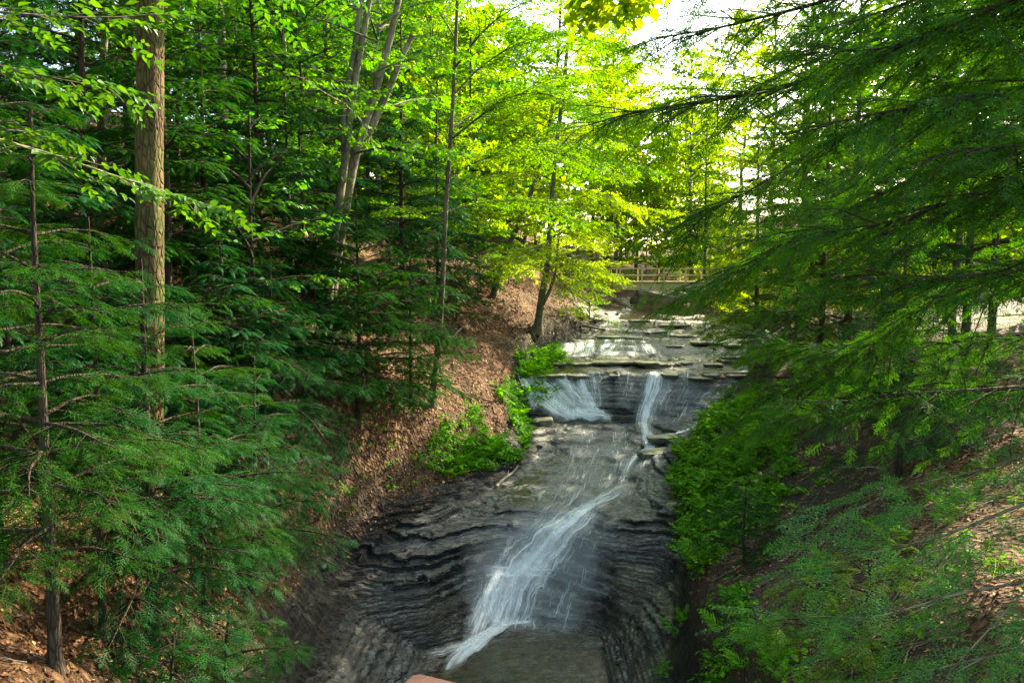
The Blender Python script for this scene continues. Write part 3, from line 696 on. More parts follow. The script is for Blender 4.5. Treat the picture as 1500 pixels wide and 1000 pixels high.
roots([(410, 815), (440, 790), (480, 750), (500, 750), (560, 740), (590, 735)], 'thin dead roots dangling over the dark left wall of the gorge', .75, 1, 46)
roots([(690, 470), (715, 465), (740, 470), (760, 475), (785, 480)], 'tangle of brown roots under the leaning trees left of the upper stream', 1.2, 2, 70)
roots([(1190, 660), (1240, 665), (1300, 660), (1350, 665), (1410, 660)], 'dry roots and stems hanging on the brown right bank', .6, 3, 60)

# the platform railing in front of the camera: only the corner of its top rail reaches into the frame
def railing():
    d0 = 1.3; a = P(588, 986, d0); zt = a[2]
    r = empty('railing', (a[0], a[1], zt - 1.05)); tag(r, 'red brown painted wooden railing corner at the bottom edge of the picture', 'railing')
    mb = MB(); box(mb, (.155, -.105, 1.03), (.36, .12, .045), rz=-.42, bev=.02); mb.build('rail', RAIL_WOOD, r)
    mb = MB(); box(mb, (.0, -.12, .50), (.09, .09, 1.0), bev=.005); mb.build('post', RAIL_WOOD, r)
    mb = MB(); box(mb, (-.62, -.07, 1.015), (1.19, .10, .04), rz=.0, bev=.008); mb.build('rail', RAIL_WOOD, r)
    return r
railing()
# ------------------------------------------------------------------ foliage templates (unit length along +x, flat in xy)
def rhomb(b, d, l, w, z0=0.0, dz=0.0, side=None):
    """one leaf blade: base b(2), direction angle d, length l, width w"""
    c, s = math.cos(d), math.sin(d)
    B = np.array([b[0], b[1], z0]); T = B + np.array([c * l, s * l, dz]); M = B + np.array([c * l * .42, s * l * .42, dz * .42])
    Wv = np.array([-s * w / 2, c * w / 2, 0])
    return [B, M - Wv, T, M + Wv]
def blade_template(n, ang, lmax, w, seed, droop=.16, axis_w=None):
    rr = np.random.default_rng(seed); V = []
    for i in range(n):
        t = .04 + .93 * i / (n - 1); sd = 1 if i % 2 else -1
        l = lmax * (min(1, .45 + 2.2 * t) * (1 - t) ** .75 + .10) * (.8 + .4 * rr.random())
        a = sd * R(ang * (1 - .35 * t) + rr.normal() * 6)
        V += rhomb((t, 0), a, l, w * (.8 + .4 * rr.random()), -droop * t * t, -droop * l * 1.3 - rr.random() * .02)
    V += rhomb((.3, 0), 0, .74, w * .9, -droop * .1, -droop * .8)
    V = np.array(V); n4 = len(V) // 4
    return V, np.arange(n4 * 4).reshape(n4, 4)
SPRAY1 = blade_template(26, 50, .40, .058, 1, .22)                # hemlock seen from several metres
SPRAY2 = blade_template(14, 50, .42, .085, 2, .2)                 # hemlock far off
def needle_template():
    rr = np.random.default_rng(4); V = []
    def twig(b, ang, l, z, dz):
        n = max(4, int(l / .040))
        c, s = math.cos(ang), math.sin(ang)
        for i in range(n):
            t = (i + .5) / n; sd = 1 if i % 2 else -1
            p = np.array([b[0] + c * l * t, b[1] + s * l * t, z + dz * t])
            a = ang + sd * R(68 - 25 * t + rr.normal() * 8); ln = .078 * (1 - .35 * t ** 3) * (.85 + .3 * rr.random())
            d = np.array([math.cos(a), math.sin(a), rr.normal() * .15]); w = np.array([-math.sin(a), math.cos(a), 0]) * .014
            V.extend([p - w, p + w, p + d * ln])
        # the twig itself
        w = np.array([-s, c, 0]) * .004; p = np.array([b[0], b[1], z]); q = p + np.array([c * l, s * l, dz])
        V.extend([p - w, p + w, q])
    for i in range(15):
        t = .05 + .9 * i / 14; sd = 1 if i % 2 else -1
        l = .46 * (min(1, .45 + 2.2 * t) * (1 - t) ** .75 + .12) * (.8 + .4 * rr.random())
        twig((t, 0), sd * R(52 - 18 * t + rr.normal() * 6), l, -.12 * t * t, -.05 - rr.random() * .03)
    twig((0, 0), 0, 1.05, 0, -.12)
    V = np.array(V); return V, np.arange(len(V)).reshape(-1, 3)
def feather_template(ntw=13, seed=6, gap=.05, ln0=.085, wd=.013):
    """hemlock spray with every twiglet feathered by short blades"""
    rr = np.random.default_rng(seed); V = []
    def twig(b, ang, l, z, dz):
        n = max(3, int(l / gap)); c, s = math.cos(ang), math.sin(ang)
        for i in range(n):
            t = (i + .4) / n; sd = 1 if i % 2 else -1
            p = np.array([b[0] + c * l * t, b[1] + s * l * t, z + dz * t])
            a = ang + sd * R(55 - 22 * t + rr.normal() * 9); ln = ln0 * (1 - .45 * t ** 2) * (.8 + .4 * rr.random())
            d = np.array([math.cos(a), math.sin(a), rr.normal() * .15 - .1]); w = np.array([-math.sin(a), math.cos(a), rr.normal() * .3]) * wd
            V.extend([p - w, p + w, p + d * ln])
        w = np.array([-s, c, 0]) * wd * .9; p = np.array([b[0], b[1], z]); q = p + np.array([c * l * 1.12, s * l * 1.12, dz])
        V.extend([p - w, p + w, q])
    for i in range(ntw):
        t = .04 + .9 * i / (ntw - 1); sd = 1 if i % 2 else -1
        l = .48 * (min(1, .45 + 2.2 * t) * (1 - t) ** .75 + .10) * (.75 + .5 * rr.random())
        twig((t, 0), sd * R(52 - 18 * t + rr.normal() * 7), l, -.16 * t * t, -.07 - rr.random() * .04)
    twig((.2, 0), 0, .85, -.02, -.16)
    V = np.array(V); return V, np.arange(len(V)).reshape(-1, 3)
SPRAYM = feather_template(12, 6, .066, .10, .019)
SPRAY0 = needle_template()
def leafy_template(n, leaf, w, seed, tilt=.35):
    rr = np.random.default_rng(seed); V = []
    for i in range(n):
        t = .1 + .9 * i / (n - 1); sd = 1 if i % 2 else -1
        a = sd * R(55 + rr.normal() * 14) * (1 - .8 * (i == n - 1)); l = leaf * (.75 + .5 * rr.random())
        q = np.array(rhomb((t, 0), a, l, w * l, rr.normal() * .05, -l * (.1 + .35 * rr.random())))
        # roll about own axis
        q[1, 2] += rr.normal() * tilt * l * w; q[3, 2] += rr.normal() * tilt * l * w
        V.append(q)
    V = np.concatenate(V); n4 = len(V) // 4
    return V, np.arange(n4 * 4).reshape(n4, 4)
LEAFY = [leafy_template(9, .30, .62, 11), leafy_template(10, .27, .66, 12)]
LEAFY_FAR = leafy_template(7, .42, .7, 13, .5)
def near_leaf_template(seed):
    """beech twig: pointed oval leaves, folded along the midrib, 8 outline points"""
    rr = np.random.default_rng(seed); V = []; Fq = []; k = 0
    prof = [(0, 0), (.18, .20), (.42, .30), (.68, .22), (1, 0)]
    for i in range(8):
        t = .05 + .95 * i / 7; sd = 1 if i % 2 else -1
        a = sd * R(52 + rr.normal() * 12) * (0.2 if i == 7 else 1); l = .32 * (.75 + .45 * rr.random()); roll = rr.normal() * .35; dip = -.1 - .5 * rr.random()
        c, s = math.cos(a), math.sin(a); X = []
        for (u, wd) in prof:
            for q in ((0,) if wd == 0 else (-1, 0, 1)):
                y = q * wd * .95; z = abs(q) * .07 + y * roll + dip * u * (.5 + .5 * u)
                X.append((t + (c * u - s * y) * l, (s * u + c * y) * l, z * l))
        V += X
        # verts: 0 base, 1-3, 4-6, 7-9, 10 tip
        tri = [(0, 1, 2, 2), (0, 2, 3, 3), (1, 4, 5, 2), (2, 5, 6, 3), (4, 7, 8, 5), (5, 8, 9, 6), (7, 10, 8, 8), (8, 10, 9, 9)]
        Fq += [tuple(k + q for q in f) for f in tri]; k += 11
    return np.array(V), Fq
def split_faces(V, Fq):
    t3 = []
    for f in Fq:
        if f[2] == f[3]: t3.append(f[:3])
        else: t3 += [(f[0], f[1], f[2]), (f[0], f[2], f[3])]
    return V, np.array(t3)
NEAR_LEAF = split_faces(*near_leaf_template(21))
def maple_template():
    rr = np.random.default_rng(8); V = []; T = []; k = 0
    out = [(0, 0), (.05, .22), (-.08, .42), (.2, .36), (.28, .62), (.45, .45), (.52, .2), (.68, .24), (1, 0)]
    o = [(x, y) for x, y in out] + [(x, -y) for x, y in out[-2:0:-1]]
    for i in range(5):
        t = .1 + .9 * i / 4; a = (1 if i % 2 else -1) * R(60) * (0 if i == 4 else 1) + rr.normal() * .2; l = .42; c, s = math.cos(a), math.sin(a)
        pts = [(.35, 0)] + o; roll = rr.normal() * .3; dip = -.3 - .4 * rr.random()
        V += [(t + .12 * c + (c * x - s * y) * l, .12 * s + (s * x + c * y) * l, (dip * x + roll * y) * l) for x, y in pts]
        n = len(o); T += [(k, k + 1 + j, k + 1 + (j + 1) % n) for j in range(n)]; k += n + 1
    return np.array(V), np.array(T)
MAPLE = maple_template()

# ------------------------------------------------------------------ foliage and bark materials
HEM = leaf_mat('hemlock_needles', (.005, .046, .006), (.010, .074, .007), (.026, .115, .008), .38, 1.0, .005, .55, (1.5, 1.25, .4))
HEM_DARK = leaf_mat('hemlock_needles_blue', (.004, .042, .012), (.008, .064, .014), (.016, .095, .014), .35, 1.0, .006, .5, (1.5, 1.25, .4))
HEM_LIT = leaf_mat('hemlock_needles_lit', (.030, .085, .010), (.055, .13, .012), (.10, .17, .014), .45, 1.0, .005, .55, (1.5, 1.25, .4))  # lit copy of the needles: yellow backlight painted into the colour
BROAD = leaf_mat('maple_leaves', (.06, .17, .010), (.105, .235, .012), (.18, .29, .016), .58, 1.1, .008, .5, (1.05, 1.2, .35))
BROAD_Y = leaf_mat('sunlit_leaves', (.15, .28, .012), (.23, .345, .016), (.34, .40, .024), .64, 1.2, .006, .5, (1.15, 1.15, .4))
BEECH = leaf_mat('beech_leaves', (.028, .11, .014), (.05, .15, .016), (.085, .20, .02), .5, 1.1, .015, .4, (1.2, 1.2, .4))
HERB = leaf_mat('herb_leaves', (.026, .12, .008), (.075, .25, .010), (.18, .40, .016), .48, 1.05, .006, .5, (1.3, 1.2, .4))
HEM_NEAR = leaf_mat('hemlock_near_needles', (.020, .12, .026), (.045, .185, .03), (.12, .27, .024), .45, 1.1, .012, .45, (1.3, 1.2, .45))
HEM_BOUGH = leaf_mat('hemlock_bough_needles', (.012, .085, .014), (.024, .125, .015), (.05, .17, .015), .5, 1.1, .007, .5, (1.4, 1.25, .4))
BARK = bark_mat('rough_bark', (.036, .021, .009), (.09, .054, .022), (.155, .10, .045), 9, .3, 1.0, .05, .7)
BARK_DARK = bark_mat('hemlock_bark', (.020, .014, .010), (.042, .030, .021), (.075, .056, .040), 12, .2)
BARK_PALE = bark_mat('beech_bark', (.09, .07, .05), (.17, .14, .10), (.27, .23, .165), 4, .5, .4, .02, .4)
BARK_MID = bark_mat('forest_bark', (.07, .055, .035), (.13, .105, .07), (.20, .17, .11), 8, .18, .9, .04, .5)

# ------------------------------------------------------------------ branch machinery
class Tree:
    """collects the wood and the foliage of one tree, in coordinates relative to its base"""
    def __init__(self, name, base, seed):
        self.name = name; self.base = np.asarray(base, float); self.rng = np.random.default_rng(seed)
        self.trunk = MB(); self.limbs = self.trunk; self.S = []           # S: (pos, dir, up, size)
        self.fol = []                                                # finished (template, material) sets
    def rel(self, p): return np.asarray(p, float) - self.base
    def stem(self, pts, r0, r1, seg=12, flare=1.0, rough=.10):
        pts = np.asarray(pts, float); n = max(8, int(len(pts) * 4))
        s = np.linspace(0, len(pts) - 1, n); k = np.arange(len(pts))
        q = np.stack([np.interp(s, k, pts[:, i]) for i in range(3)], 1)
        for _ in range(2): q[1:-1] = (q[:-2] + 2 * q[1:-1] + q[2:]) / 4
        t = np.linspace(0, 1, n); r = r0 + (r1 - r0) * t
        hgt = (q[:, 2] - q[0, 2]); r = r * (1 + flare * np.exp(-np.clip(hgt, 0, None) / (r0 * 2.2)))
        tube(self.trunk, q, r, seg, rough, self.rng); return q
    def straight(self, h, r0, r1=.02, lean=(0, 0), wob=.04, seg=12, flare=.8, sink=.25):
        n = max(6, int(h / 1.0)); t = np.linspace(0, 1, n)
        w = np.cumsum(self.rng.normal(size=(n, 2)), 0) * wob
        q = np.stack([lean[0] * t * h + w[:, 0] - w[0, 0], lean[1] * t * h + w[:, 1] - w[0, 1], -sink + t * (h + sink)], 1)
        self.axis = q; return self.stem(q, r0, r1, seg, flare)
    def at(self, z):
        return np.array([np.interp(z, self.axis[:, 2], self.axis[:, i]) for i in range(3)])
    def limb(self, pts, r0, sec=.42, n2s=.13, sp=.34, gap=.15, ang=55, start=.12, droop2=.25, seg=6, spv=.5, maxl=1.6, upn=.18, twig=True, tw=1.0, angv=9, wob=0.0, vz=.10):
        """a main limb along pts (relative) with side branches and sprays"""
        rg = self.rng; pts = np.asarray(pts, float); n = max(8, len(pts) * 3)
        s = np.linspace(0, len(pts) - 1, n); k = np.arange(len(pts))
        q = np.stack([np.interp(s, k, pts[:, i]) for i in range(3)], 1)
        if wob:
            w = np.cumsum(rg.normal(size=(n, 3)), 0) * wob; w -= np.linspace(0, 1, n)[:, None] * w[-1] * .6; q = q + w - w[0]
        for _ in range(2): q[1:-1] = (q[:-2] + 2 * q[1:-1] + q[2:]) / 4
        seglen = np.linalg.norm(np.diff(q, axis=0), axis=1); cum = np.concatenate([[0], np.cumsum(seglen)]); L = cum[-1]
        tube(self.limbs, q, r0 * (1 - .88 * cum / L), seg, .1, rg, cap=False)
        n2 = max(3, int(L / n2s))
        tan = np.gradient(q, axis=0); tan /= np.linalg.norm(tan, axis=1)[:, None] + 1e-9
        for i in range(n2):
            t = start + (1 - start) * (i + .5 * rg.random()) / n2
            c = t * L; p = np.array([np.interp(c, cum, q[:, j]) for j in range(3)]); tg = np.array([np.interp(c, cum, tan[:, j]) for j in range(3)])
            sd = 1 if i % 2 else -1
            l2 = min(maxl, L * (sec * (1 - t) ** .8 + .08)) * (.6 + .6 * rg.random()); l2 = max(l2, .18); dr0 = droop2; droop2 = dr0 * (.3 + 1.4 * rg.random())
            a = sd * R(ang * (1 - .35 * t) + rg.normal() * angv)
            h = np.array([tg[0] * math.cos(a) - tg[1] * math.sin(a), tg[0] * math.sin(a) + tg[1] * math.cos(a), tg[2] * .5 + rg.normal() * vz]); h /= np.linalg.norm(h) + 1e-9
            m = max(2, int(l2 / gap)); u = np.linspace(0, 1, m + 1)
            pp = p[None] + h[None] * (u[:, None] * l2); pp[:, 2] -= droop2 * l2 * u ** 2
            if twig: tube(self.limbs, pp[[0, (m + 1) // 2, m]], np.array([.007, .004, .0015]) * (.6 + l2) * tw, 3, cap=False)
            hd = h.copy(); 
            ss = (np.arange(m) + .6) / m
            for jj, v in enumerate(ss):
                s2 = 1 if (jj + i) % 2 else -1; a2 = s2 * R(44 + rg.normal() * 10)
                d = np.array([h[0] * math.cos(a2) - h[1] * math.sin(a2), h[0] * math.sin(a2) + h[1] * math.cos(a2), h[2] - 2 * droop2 * v * .6 + rg.normal() * .08])
                pos = p + h * (l2 * v); pos[2] -= droop2 * l2 * v * v
                self.S.append((pos, d, rg.normal(size=3) * upn + (0, 0, 1), sp * (.55 + spv * (1 - v) + .25 * rg.random())))
            d = h.copy(); d[2] -= 2 * droop2 * .7
            self.S.append((pp[-1], d, rg.normal(size=3) * upn + (0, 0, 1), sp * (.7 + .3 * rg.random())))
            droop2 = dr0
        self.S.append((q[-1], tan[-1], rg.normal(size=3) * upn + (0, 0, 1), sp))
        return q
    def whorl(self, z0, z1, n, lfun, el0, el1, droop, r0=.02, az0=None, azspan=None, tier=0.0, **kw):
        rg = self.rng
        for i in range(n):
            f = (i + rg.random() * .6) / n; z = z0 + (z1 - z0) * f
            if tier: z = z0 + tier * round((z - z0) / tier) + rg.normal() * .04
            az = rg.random() * 2 * math.pi if az0 is None else az0 + (rg.random() - .5) * azspan
            if az0 is None: az = i * 2.4 + rg.normal() * .35
            L = lfun(f) * (.75 + .45 * rg.random()); el = R(el0 + (el1 - el0) * f + rg.normal() * 6)
            t = np.linspace(0, 1, 6)
            d = np.array([math.cos(az) * math.cos(el), math.sin(az) * math.cos(el), math.sin(el)])
            pts = self.at(z)[None] + d[None] * (t[:, None] * L); pts[:, 2] -= droop * L * t ** 2
            w = np.cumsum(rg.normal(size=(6, 3)), 0) * .02 * L; w -= w[0]; pts += w
            self.limb(pts, r0 * (.5 + .5 * L / max(lfun(0), .1)), **kw)
    def leaves(self, tmpl):
        if not self.S: return self
        p = np.array([s[0] for s in self.S]); d = np.array([s[1] for s in self.S]); u = np.array([s[2] for s in self.S]); z = np.array([s[3] for s in self.S])
        self.fol.append((tmpl, basis(d, u) * z[:, None, None], p)); self.S = []
        return self
    def finish(self, leafmat, bark, label, cat='tree', group=None, twigs_in=True):
        r = empty(self.name, self.base); tag(r, label, cat, group)
        if self.trunk.n: self.trunk.build('trunk', bark, r, smooth=True)
        mb = MB()
        for (tv, tf), M, p in self.fol: mb.inst(tv, tf, M, p)
        if mb.n: mb.build('crown', leafmat, r)
        return r

def ground_at(px, d):
    x = (px - 750) / F * d / (CP) * 1.0   # small pitch correction is negligible sideways
    x = ray(px, 400)[0] / ray(px, 400)[1] * d
    return np.array([x, d, float(H(x, d))])

def hemlock(base, h, r, L, seed, lod=1, z0=.12, n=None, bark=None, leaf=None, label='', group=None, lean=(0, 0), el=(8, 30), droop=.28, dens=1.0, name='hemlock_tree', top=.98, trunk_r1=.015, fine=False):
    t = Tree(name, base, seed); t.straight(h, r, trunk_r1, lean, .03, 10)
    n = n or int(h * 6.5)
    kw = dict(sec=.42, n2s=.125 / dens, sp=.31, gap=.145, droop2=.28, upn=.3) if lod == 1 else dict(sec=.42, n2s=.26 / dens, sp=.52, gap=.32, droop2=.25, upn=.3, twig=False, seg=4)
    t.whorl(h * z0, h * top, n, lambda f: L * (1 - f) ** .7 * min(1, .65 + f * 2) + .25, el[0], el[1], droop, r0=.012 + .008 * L, tier=(.38 + .03 * L) if lod == 1 and h > 3 else 0, **kw)
    t.leaves(SPRAYM if fine else SPRAY1 if lod == 1 else SPRAY2)
    return t.finish(leaf or HEM, bark or BARK_DARK, label, 'hemlock', group)

def broadleaf(base, h, r, L, seed, z0=.35, n=24, bark=None, leaf=None, label='', group=None, lean=(0, 0), far=False, el=(15, 50), sp=.5, dens=1.0, name='broadleaf_tree', cat='tree', fine=False):
    t = Tree(name, base, seed); t.straight(h, r, .03, lean, .07 if not far else .12, 10)
    if far: kw = dict(sec=.5, n2s=.62 / dens, sp=1.05, gap=.62, droop2=.12, twig=False, seg=4, maxl=2.4, ang=62, upn=.35)
    elif fine: kw = dict(sec=.5, n2s=.30 / dens, sp=sp, gap=.22, droop2=.12, maxl=2.0, ang=60, upn=.28)
    else: kw = dict(sec=.5, n2s=.42 / dens, sp=sp, gap=.34, droop2=.12, maxl=2.2, ang=60, upn=.3)
    t.whorl(h * z0, h * .98, n, lambda f: L * min(1, .6 + f * 1.5) * (1 - f ** 2.5) + .5, el[0], el[1], .18, r0=.03 + .008 * L, **kw)
    t.leaves(LEAFY_FAR if far else LEAFY[seed % 2])
    return t.finish(leaf or BROAD, bark or BARK_MID, label, cat, group)
# ------------------------------------------------------------------ left side, near to far
g = ground_at
# the big straight trunk
t = Tree('big_tree', np.array([-6.33, 13.2, float(H(-6.33, 13.2))]), 101)
t.axis = None
t.straight(25, .25, .13, (.046, .0), .006, 22, .55)
t.whorl(11, 24.5, 26, lambda f: 5.0 * (1 - f ** 2) + 1, 5, 45, .15, r0=.07, sec=.5, n2s=.5, sp=.7, gap=.4, maxl=2.4, ang=60, upn=.3, twig=False)
t.leaves(LEAFY[0]); t.finish(BEECH, BARK, 'tall straight tree with thick furrowed brown trunk, the stoutest one on the left')

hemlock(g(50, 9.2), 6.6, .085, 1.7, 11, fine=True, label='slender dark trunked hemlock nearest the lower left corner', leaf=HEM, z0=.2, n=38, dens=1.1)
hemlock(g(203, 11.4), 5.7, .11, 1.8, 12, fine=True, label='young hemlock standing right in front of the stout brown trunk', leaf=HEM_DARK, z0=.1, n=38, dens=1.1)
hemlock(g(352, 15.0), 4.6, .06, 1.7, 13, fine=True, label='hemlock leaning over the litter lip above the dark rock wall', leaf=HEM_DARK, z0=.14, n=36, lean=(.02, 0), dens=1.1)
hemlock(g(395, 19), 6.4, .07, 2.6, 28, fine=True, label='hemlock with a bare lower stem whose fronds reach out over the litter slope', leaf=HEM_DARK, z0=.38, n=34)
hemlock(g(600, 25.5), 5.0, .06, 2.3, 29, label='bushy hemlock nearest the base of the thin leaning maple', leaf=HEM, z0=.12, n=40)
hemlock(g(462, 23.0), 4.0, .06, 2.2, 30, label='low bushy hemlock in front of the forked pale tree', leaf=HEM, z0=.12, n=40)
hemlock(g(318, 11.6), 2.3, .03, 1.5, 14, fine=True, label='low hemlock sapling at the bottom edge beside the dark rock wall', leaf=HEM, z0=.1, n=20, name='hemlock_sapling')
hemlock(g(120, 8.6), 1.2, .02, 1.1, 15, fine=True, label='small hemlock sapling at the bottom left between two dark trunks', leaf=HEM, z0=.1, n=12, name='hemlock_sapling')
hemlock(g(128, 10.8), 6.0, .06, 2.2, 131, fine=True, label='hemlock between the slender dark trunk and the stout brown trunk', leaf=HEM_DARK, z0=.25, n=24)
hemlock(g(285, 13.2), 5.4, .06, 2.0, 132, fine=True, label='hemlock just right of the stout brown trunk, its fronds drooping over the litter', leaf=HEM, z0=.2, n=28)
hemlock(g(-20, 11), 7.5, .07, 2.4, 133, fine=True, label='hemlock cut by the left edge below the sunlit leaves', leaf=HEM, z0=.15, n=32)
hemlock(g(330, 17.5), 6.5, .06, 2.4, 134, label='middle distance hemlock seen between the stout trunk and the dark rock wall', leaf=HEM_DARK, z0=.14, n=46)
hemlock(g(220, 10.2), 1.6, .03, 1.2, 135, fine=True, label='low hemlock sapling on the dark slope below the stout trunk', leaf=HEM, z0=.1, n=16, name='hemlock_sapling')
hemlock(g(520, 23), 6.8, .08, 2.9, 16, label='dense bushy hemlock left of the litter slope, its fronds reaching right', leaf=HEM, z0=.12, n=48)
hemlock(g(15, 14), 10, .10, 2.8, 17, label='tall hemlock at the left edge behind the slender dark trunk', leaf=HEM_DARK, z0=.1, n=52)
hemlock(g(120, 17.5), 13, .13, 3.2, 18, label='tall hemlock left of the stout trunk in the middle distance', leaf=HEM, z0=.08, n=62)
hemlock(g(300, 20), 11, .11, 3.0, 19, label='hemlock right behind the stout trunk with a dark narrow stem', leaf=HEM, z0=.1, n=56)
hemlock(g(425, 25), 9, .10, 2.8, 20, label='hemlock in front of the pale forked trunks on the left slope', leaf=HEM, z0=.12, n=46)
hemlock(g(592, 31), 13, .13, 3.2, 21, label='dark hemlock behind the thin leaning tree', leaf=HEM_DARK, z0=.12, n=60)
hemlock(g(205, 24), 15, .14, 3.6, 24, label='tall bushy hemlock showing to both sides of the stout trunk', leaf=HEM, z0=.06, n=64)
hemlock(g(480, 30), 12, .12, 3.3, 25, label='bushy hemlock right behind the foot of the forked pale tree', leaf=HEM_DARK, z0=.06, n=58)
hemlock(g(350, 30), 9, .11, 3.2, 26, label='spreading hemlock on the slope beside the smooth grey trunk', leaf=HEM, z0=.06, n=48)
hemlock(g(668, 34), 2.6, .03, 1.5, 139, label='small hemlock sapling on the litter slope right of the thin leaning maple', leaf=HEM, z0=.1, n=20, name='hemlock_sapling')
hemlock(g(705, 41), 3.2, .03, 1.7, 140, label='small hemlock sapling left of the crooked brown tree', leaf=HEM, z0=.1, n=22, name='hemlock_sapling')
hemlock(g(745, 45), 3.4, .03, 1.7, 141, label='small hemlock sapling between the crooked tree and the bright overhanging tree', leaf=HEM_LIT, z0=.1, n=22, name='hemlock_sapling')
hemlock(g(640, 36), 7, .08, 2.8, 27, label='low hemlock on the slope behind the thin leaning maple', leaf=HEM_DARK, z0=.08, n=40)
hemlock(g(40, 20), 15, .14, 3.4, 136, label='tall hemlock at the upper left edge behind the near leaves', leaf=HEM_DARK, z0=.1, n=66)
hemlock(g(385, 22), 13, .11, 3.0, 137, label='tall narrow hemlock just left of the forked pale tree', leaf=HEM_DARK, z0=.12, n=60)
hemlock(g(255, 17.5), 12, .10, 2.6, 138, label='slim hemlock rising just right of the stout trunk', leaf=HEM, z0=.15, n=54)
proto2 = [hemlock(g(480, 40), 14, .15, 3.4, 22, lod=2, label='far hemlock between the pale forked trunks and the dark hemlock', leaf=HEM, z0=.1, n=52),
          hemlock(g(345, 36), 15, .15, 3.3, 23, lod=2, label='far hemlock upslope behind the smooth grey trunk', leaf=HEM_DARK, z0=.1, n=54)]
def plant(proto, px, d, rz, s, label, group=None, x=None):
    o = copy_tree(proto)
    p = g(px, d) if x is None else np.array([x, d, float(H(x, d))])
    o.location = tuple(float(c) for c in p); o.rotation_euler = (0, 0, rz); o.scale = (s, s, s)
    o['label'] = label
    if group: o['group'] = group
    elif 'group' in o: del o['group']
    return o
HEMLOCKS_UP = 'hemlocks filling the upper left slope'
UP = 'dark hemlock crown among others high on the shaded left slope'
for i, (px, d) in enumerate([(60, 25), (190, 27), (255, 33), (10, 33), (400, 44), (540, 46), (640, 44), (690, 52), (130, 40), (-40, 21)]):
    plant(proto2[i % 2], px, d, i * 1.3, .8 + .35 * ((i * 37 % 10) / 10), UP, HEMLOCKS_UP)

# thin dark stems
for px, d, h, r, lab in ((362, 19, 9, .055, 'thin dark bare stem left of the yellow lit trunk foot'), (438, 23, 11, .05, 'thin dark bare stem just left of the multi stemmed pale tree'),
                         (272, 25, 16, .09, 'thin dark straight trunk right behind the stout brown trunk')):
    broadleaf(g(px, d), h, r, 2.0, int(px), z0=.55, n=12, bark=BARK_DARK, leaf=BEECH, label=lab)
# smooth grey trunk
broadleaf(g(322, 28), 22, .19, 4.2, 31, z0=.36, n=28, bark=BARK_PALE, leaf=BEECH, label='smooth grey upright trunk to the right of the stout brown one', fine=False)
# multi stem pale tree
b = G(476, 494); t = Tree('multi_stem_tree', b, 41); d = b[1]
q = lambda px, py, dd=0.0: t.rel(P(px, py, d + dd))
t.stem([q(476, 500), q(482, 420), q(492, 330), q(506, 235), q(516, 140), q(538, 20), q(556, -90), q(566, -240)], .17, .06, 14, .7)
t.stem([q(484, 430, .3), q(500, 330, .3), q(520, 225, .3), q(545, 150, .3), q(572, 55, .3), q(596, -60, .3), q(610, -230, .3)], .19, .06, 14, .1)
t.stem([q(524, 225, .5), q(556, 160, .6), q(572, 125, .6), q(590, 80, .7), (q(604, 52, .7))], .14, .07, 12, .0)
t.stem([q(506, 235, .1), q(503, 160, .0), q(522, 60, 0), q(532, -40, -.2), q(540, -160, -.2)], .13, .05, 12, 0)
t.axis = np.array([q(512, 260), q(540, 120), q(575, -60), q(590, -300)])
t.whorl(t.axis[0][2] + .5, t.axis[-1][2], 22, lambda f: 3.4 * (1 - f ** 2) + 1, 10, 45, .15, r0=.04, sec=.5, n2s=.36, sp=.5, gap=.3, maxl=2, ang=60, upn=.3)
t.leaves(LEAFY[1]); t.finish(BROAD, BARK_PALE, 'pale leaning tree forking into several stems, one of them a broken snag')
# thin leaning tree with the bright crown
b = G(632, 594); t = Tree('maple_tree', b, 42); d = b[1]
q = lambda px, py, dd=0.0: t.rel(P(px, py, d + dd))
st = [q(631, 600), q(641, 520), q(648, 430), q(653, 300), q(662, 180), q(668, 60), q(672, -80), q(678, -300)]
t.stem(st, .11, .035, 10, .5); t.axis = np.array(st)
def mlimb(pts, r): t.limb([q(*p) for p in pts], r, sec=.45, n2s=.19, sp=.36, gap=.16, droop2=.12, maxl=1.9, ang=62, upn=.25, start=.2)
mlimb([(657, 208, 0), (690, 180, -.2), (735, 148, -.4), (773, 132, -.6), (820, 142, -.8), (880, 175, -1)], .045)
mlimb([(655, 260, 0), (700, 235, .4), (760, 215, .8), (830, 225, 1.2), (890, 260, 1.6)], .035)
mlimb([(664, 140, 0), (700, 100, .5), (760, 60, 1.0), (830, 45, 1.6), (900, 70, 2)], .04)
mlimb([(666, 100, 0), (710, 40, -.5), (770, 0, -1.0), (850, -20, -1.4)], .04)
mlimb([(653, 310, 0), (690, 300, .6), (740, 290, 1.2), (800, 300, 1.8), (850, 330, 2.2)], .03)
mlimb([(668, 60, 0), (640, 10, .5), (600, -30, 1), (560, -60, 1.4)], .03)
mlimb([(652, 330, 0), (620, 310, -.6), (590, 300, -1), (560, 310, -1.4)], .025)
mlimb([(670, 0, 0), (730, -60, .5), (800, -110, 1), (870, -120, 1.4)], .04)
mlimb([(660, 190, 0), (700, 160, 1.2), (750, 140, 2.2), (800, 130, 3.2), (860, 110, 4)], .04)
t.leaves(LEAFY[0]); t.finish(BROAD, BARK_MID, 'thin leaning maple rising from the litter slope with a bright layered green crown')
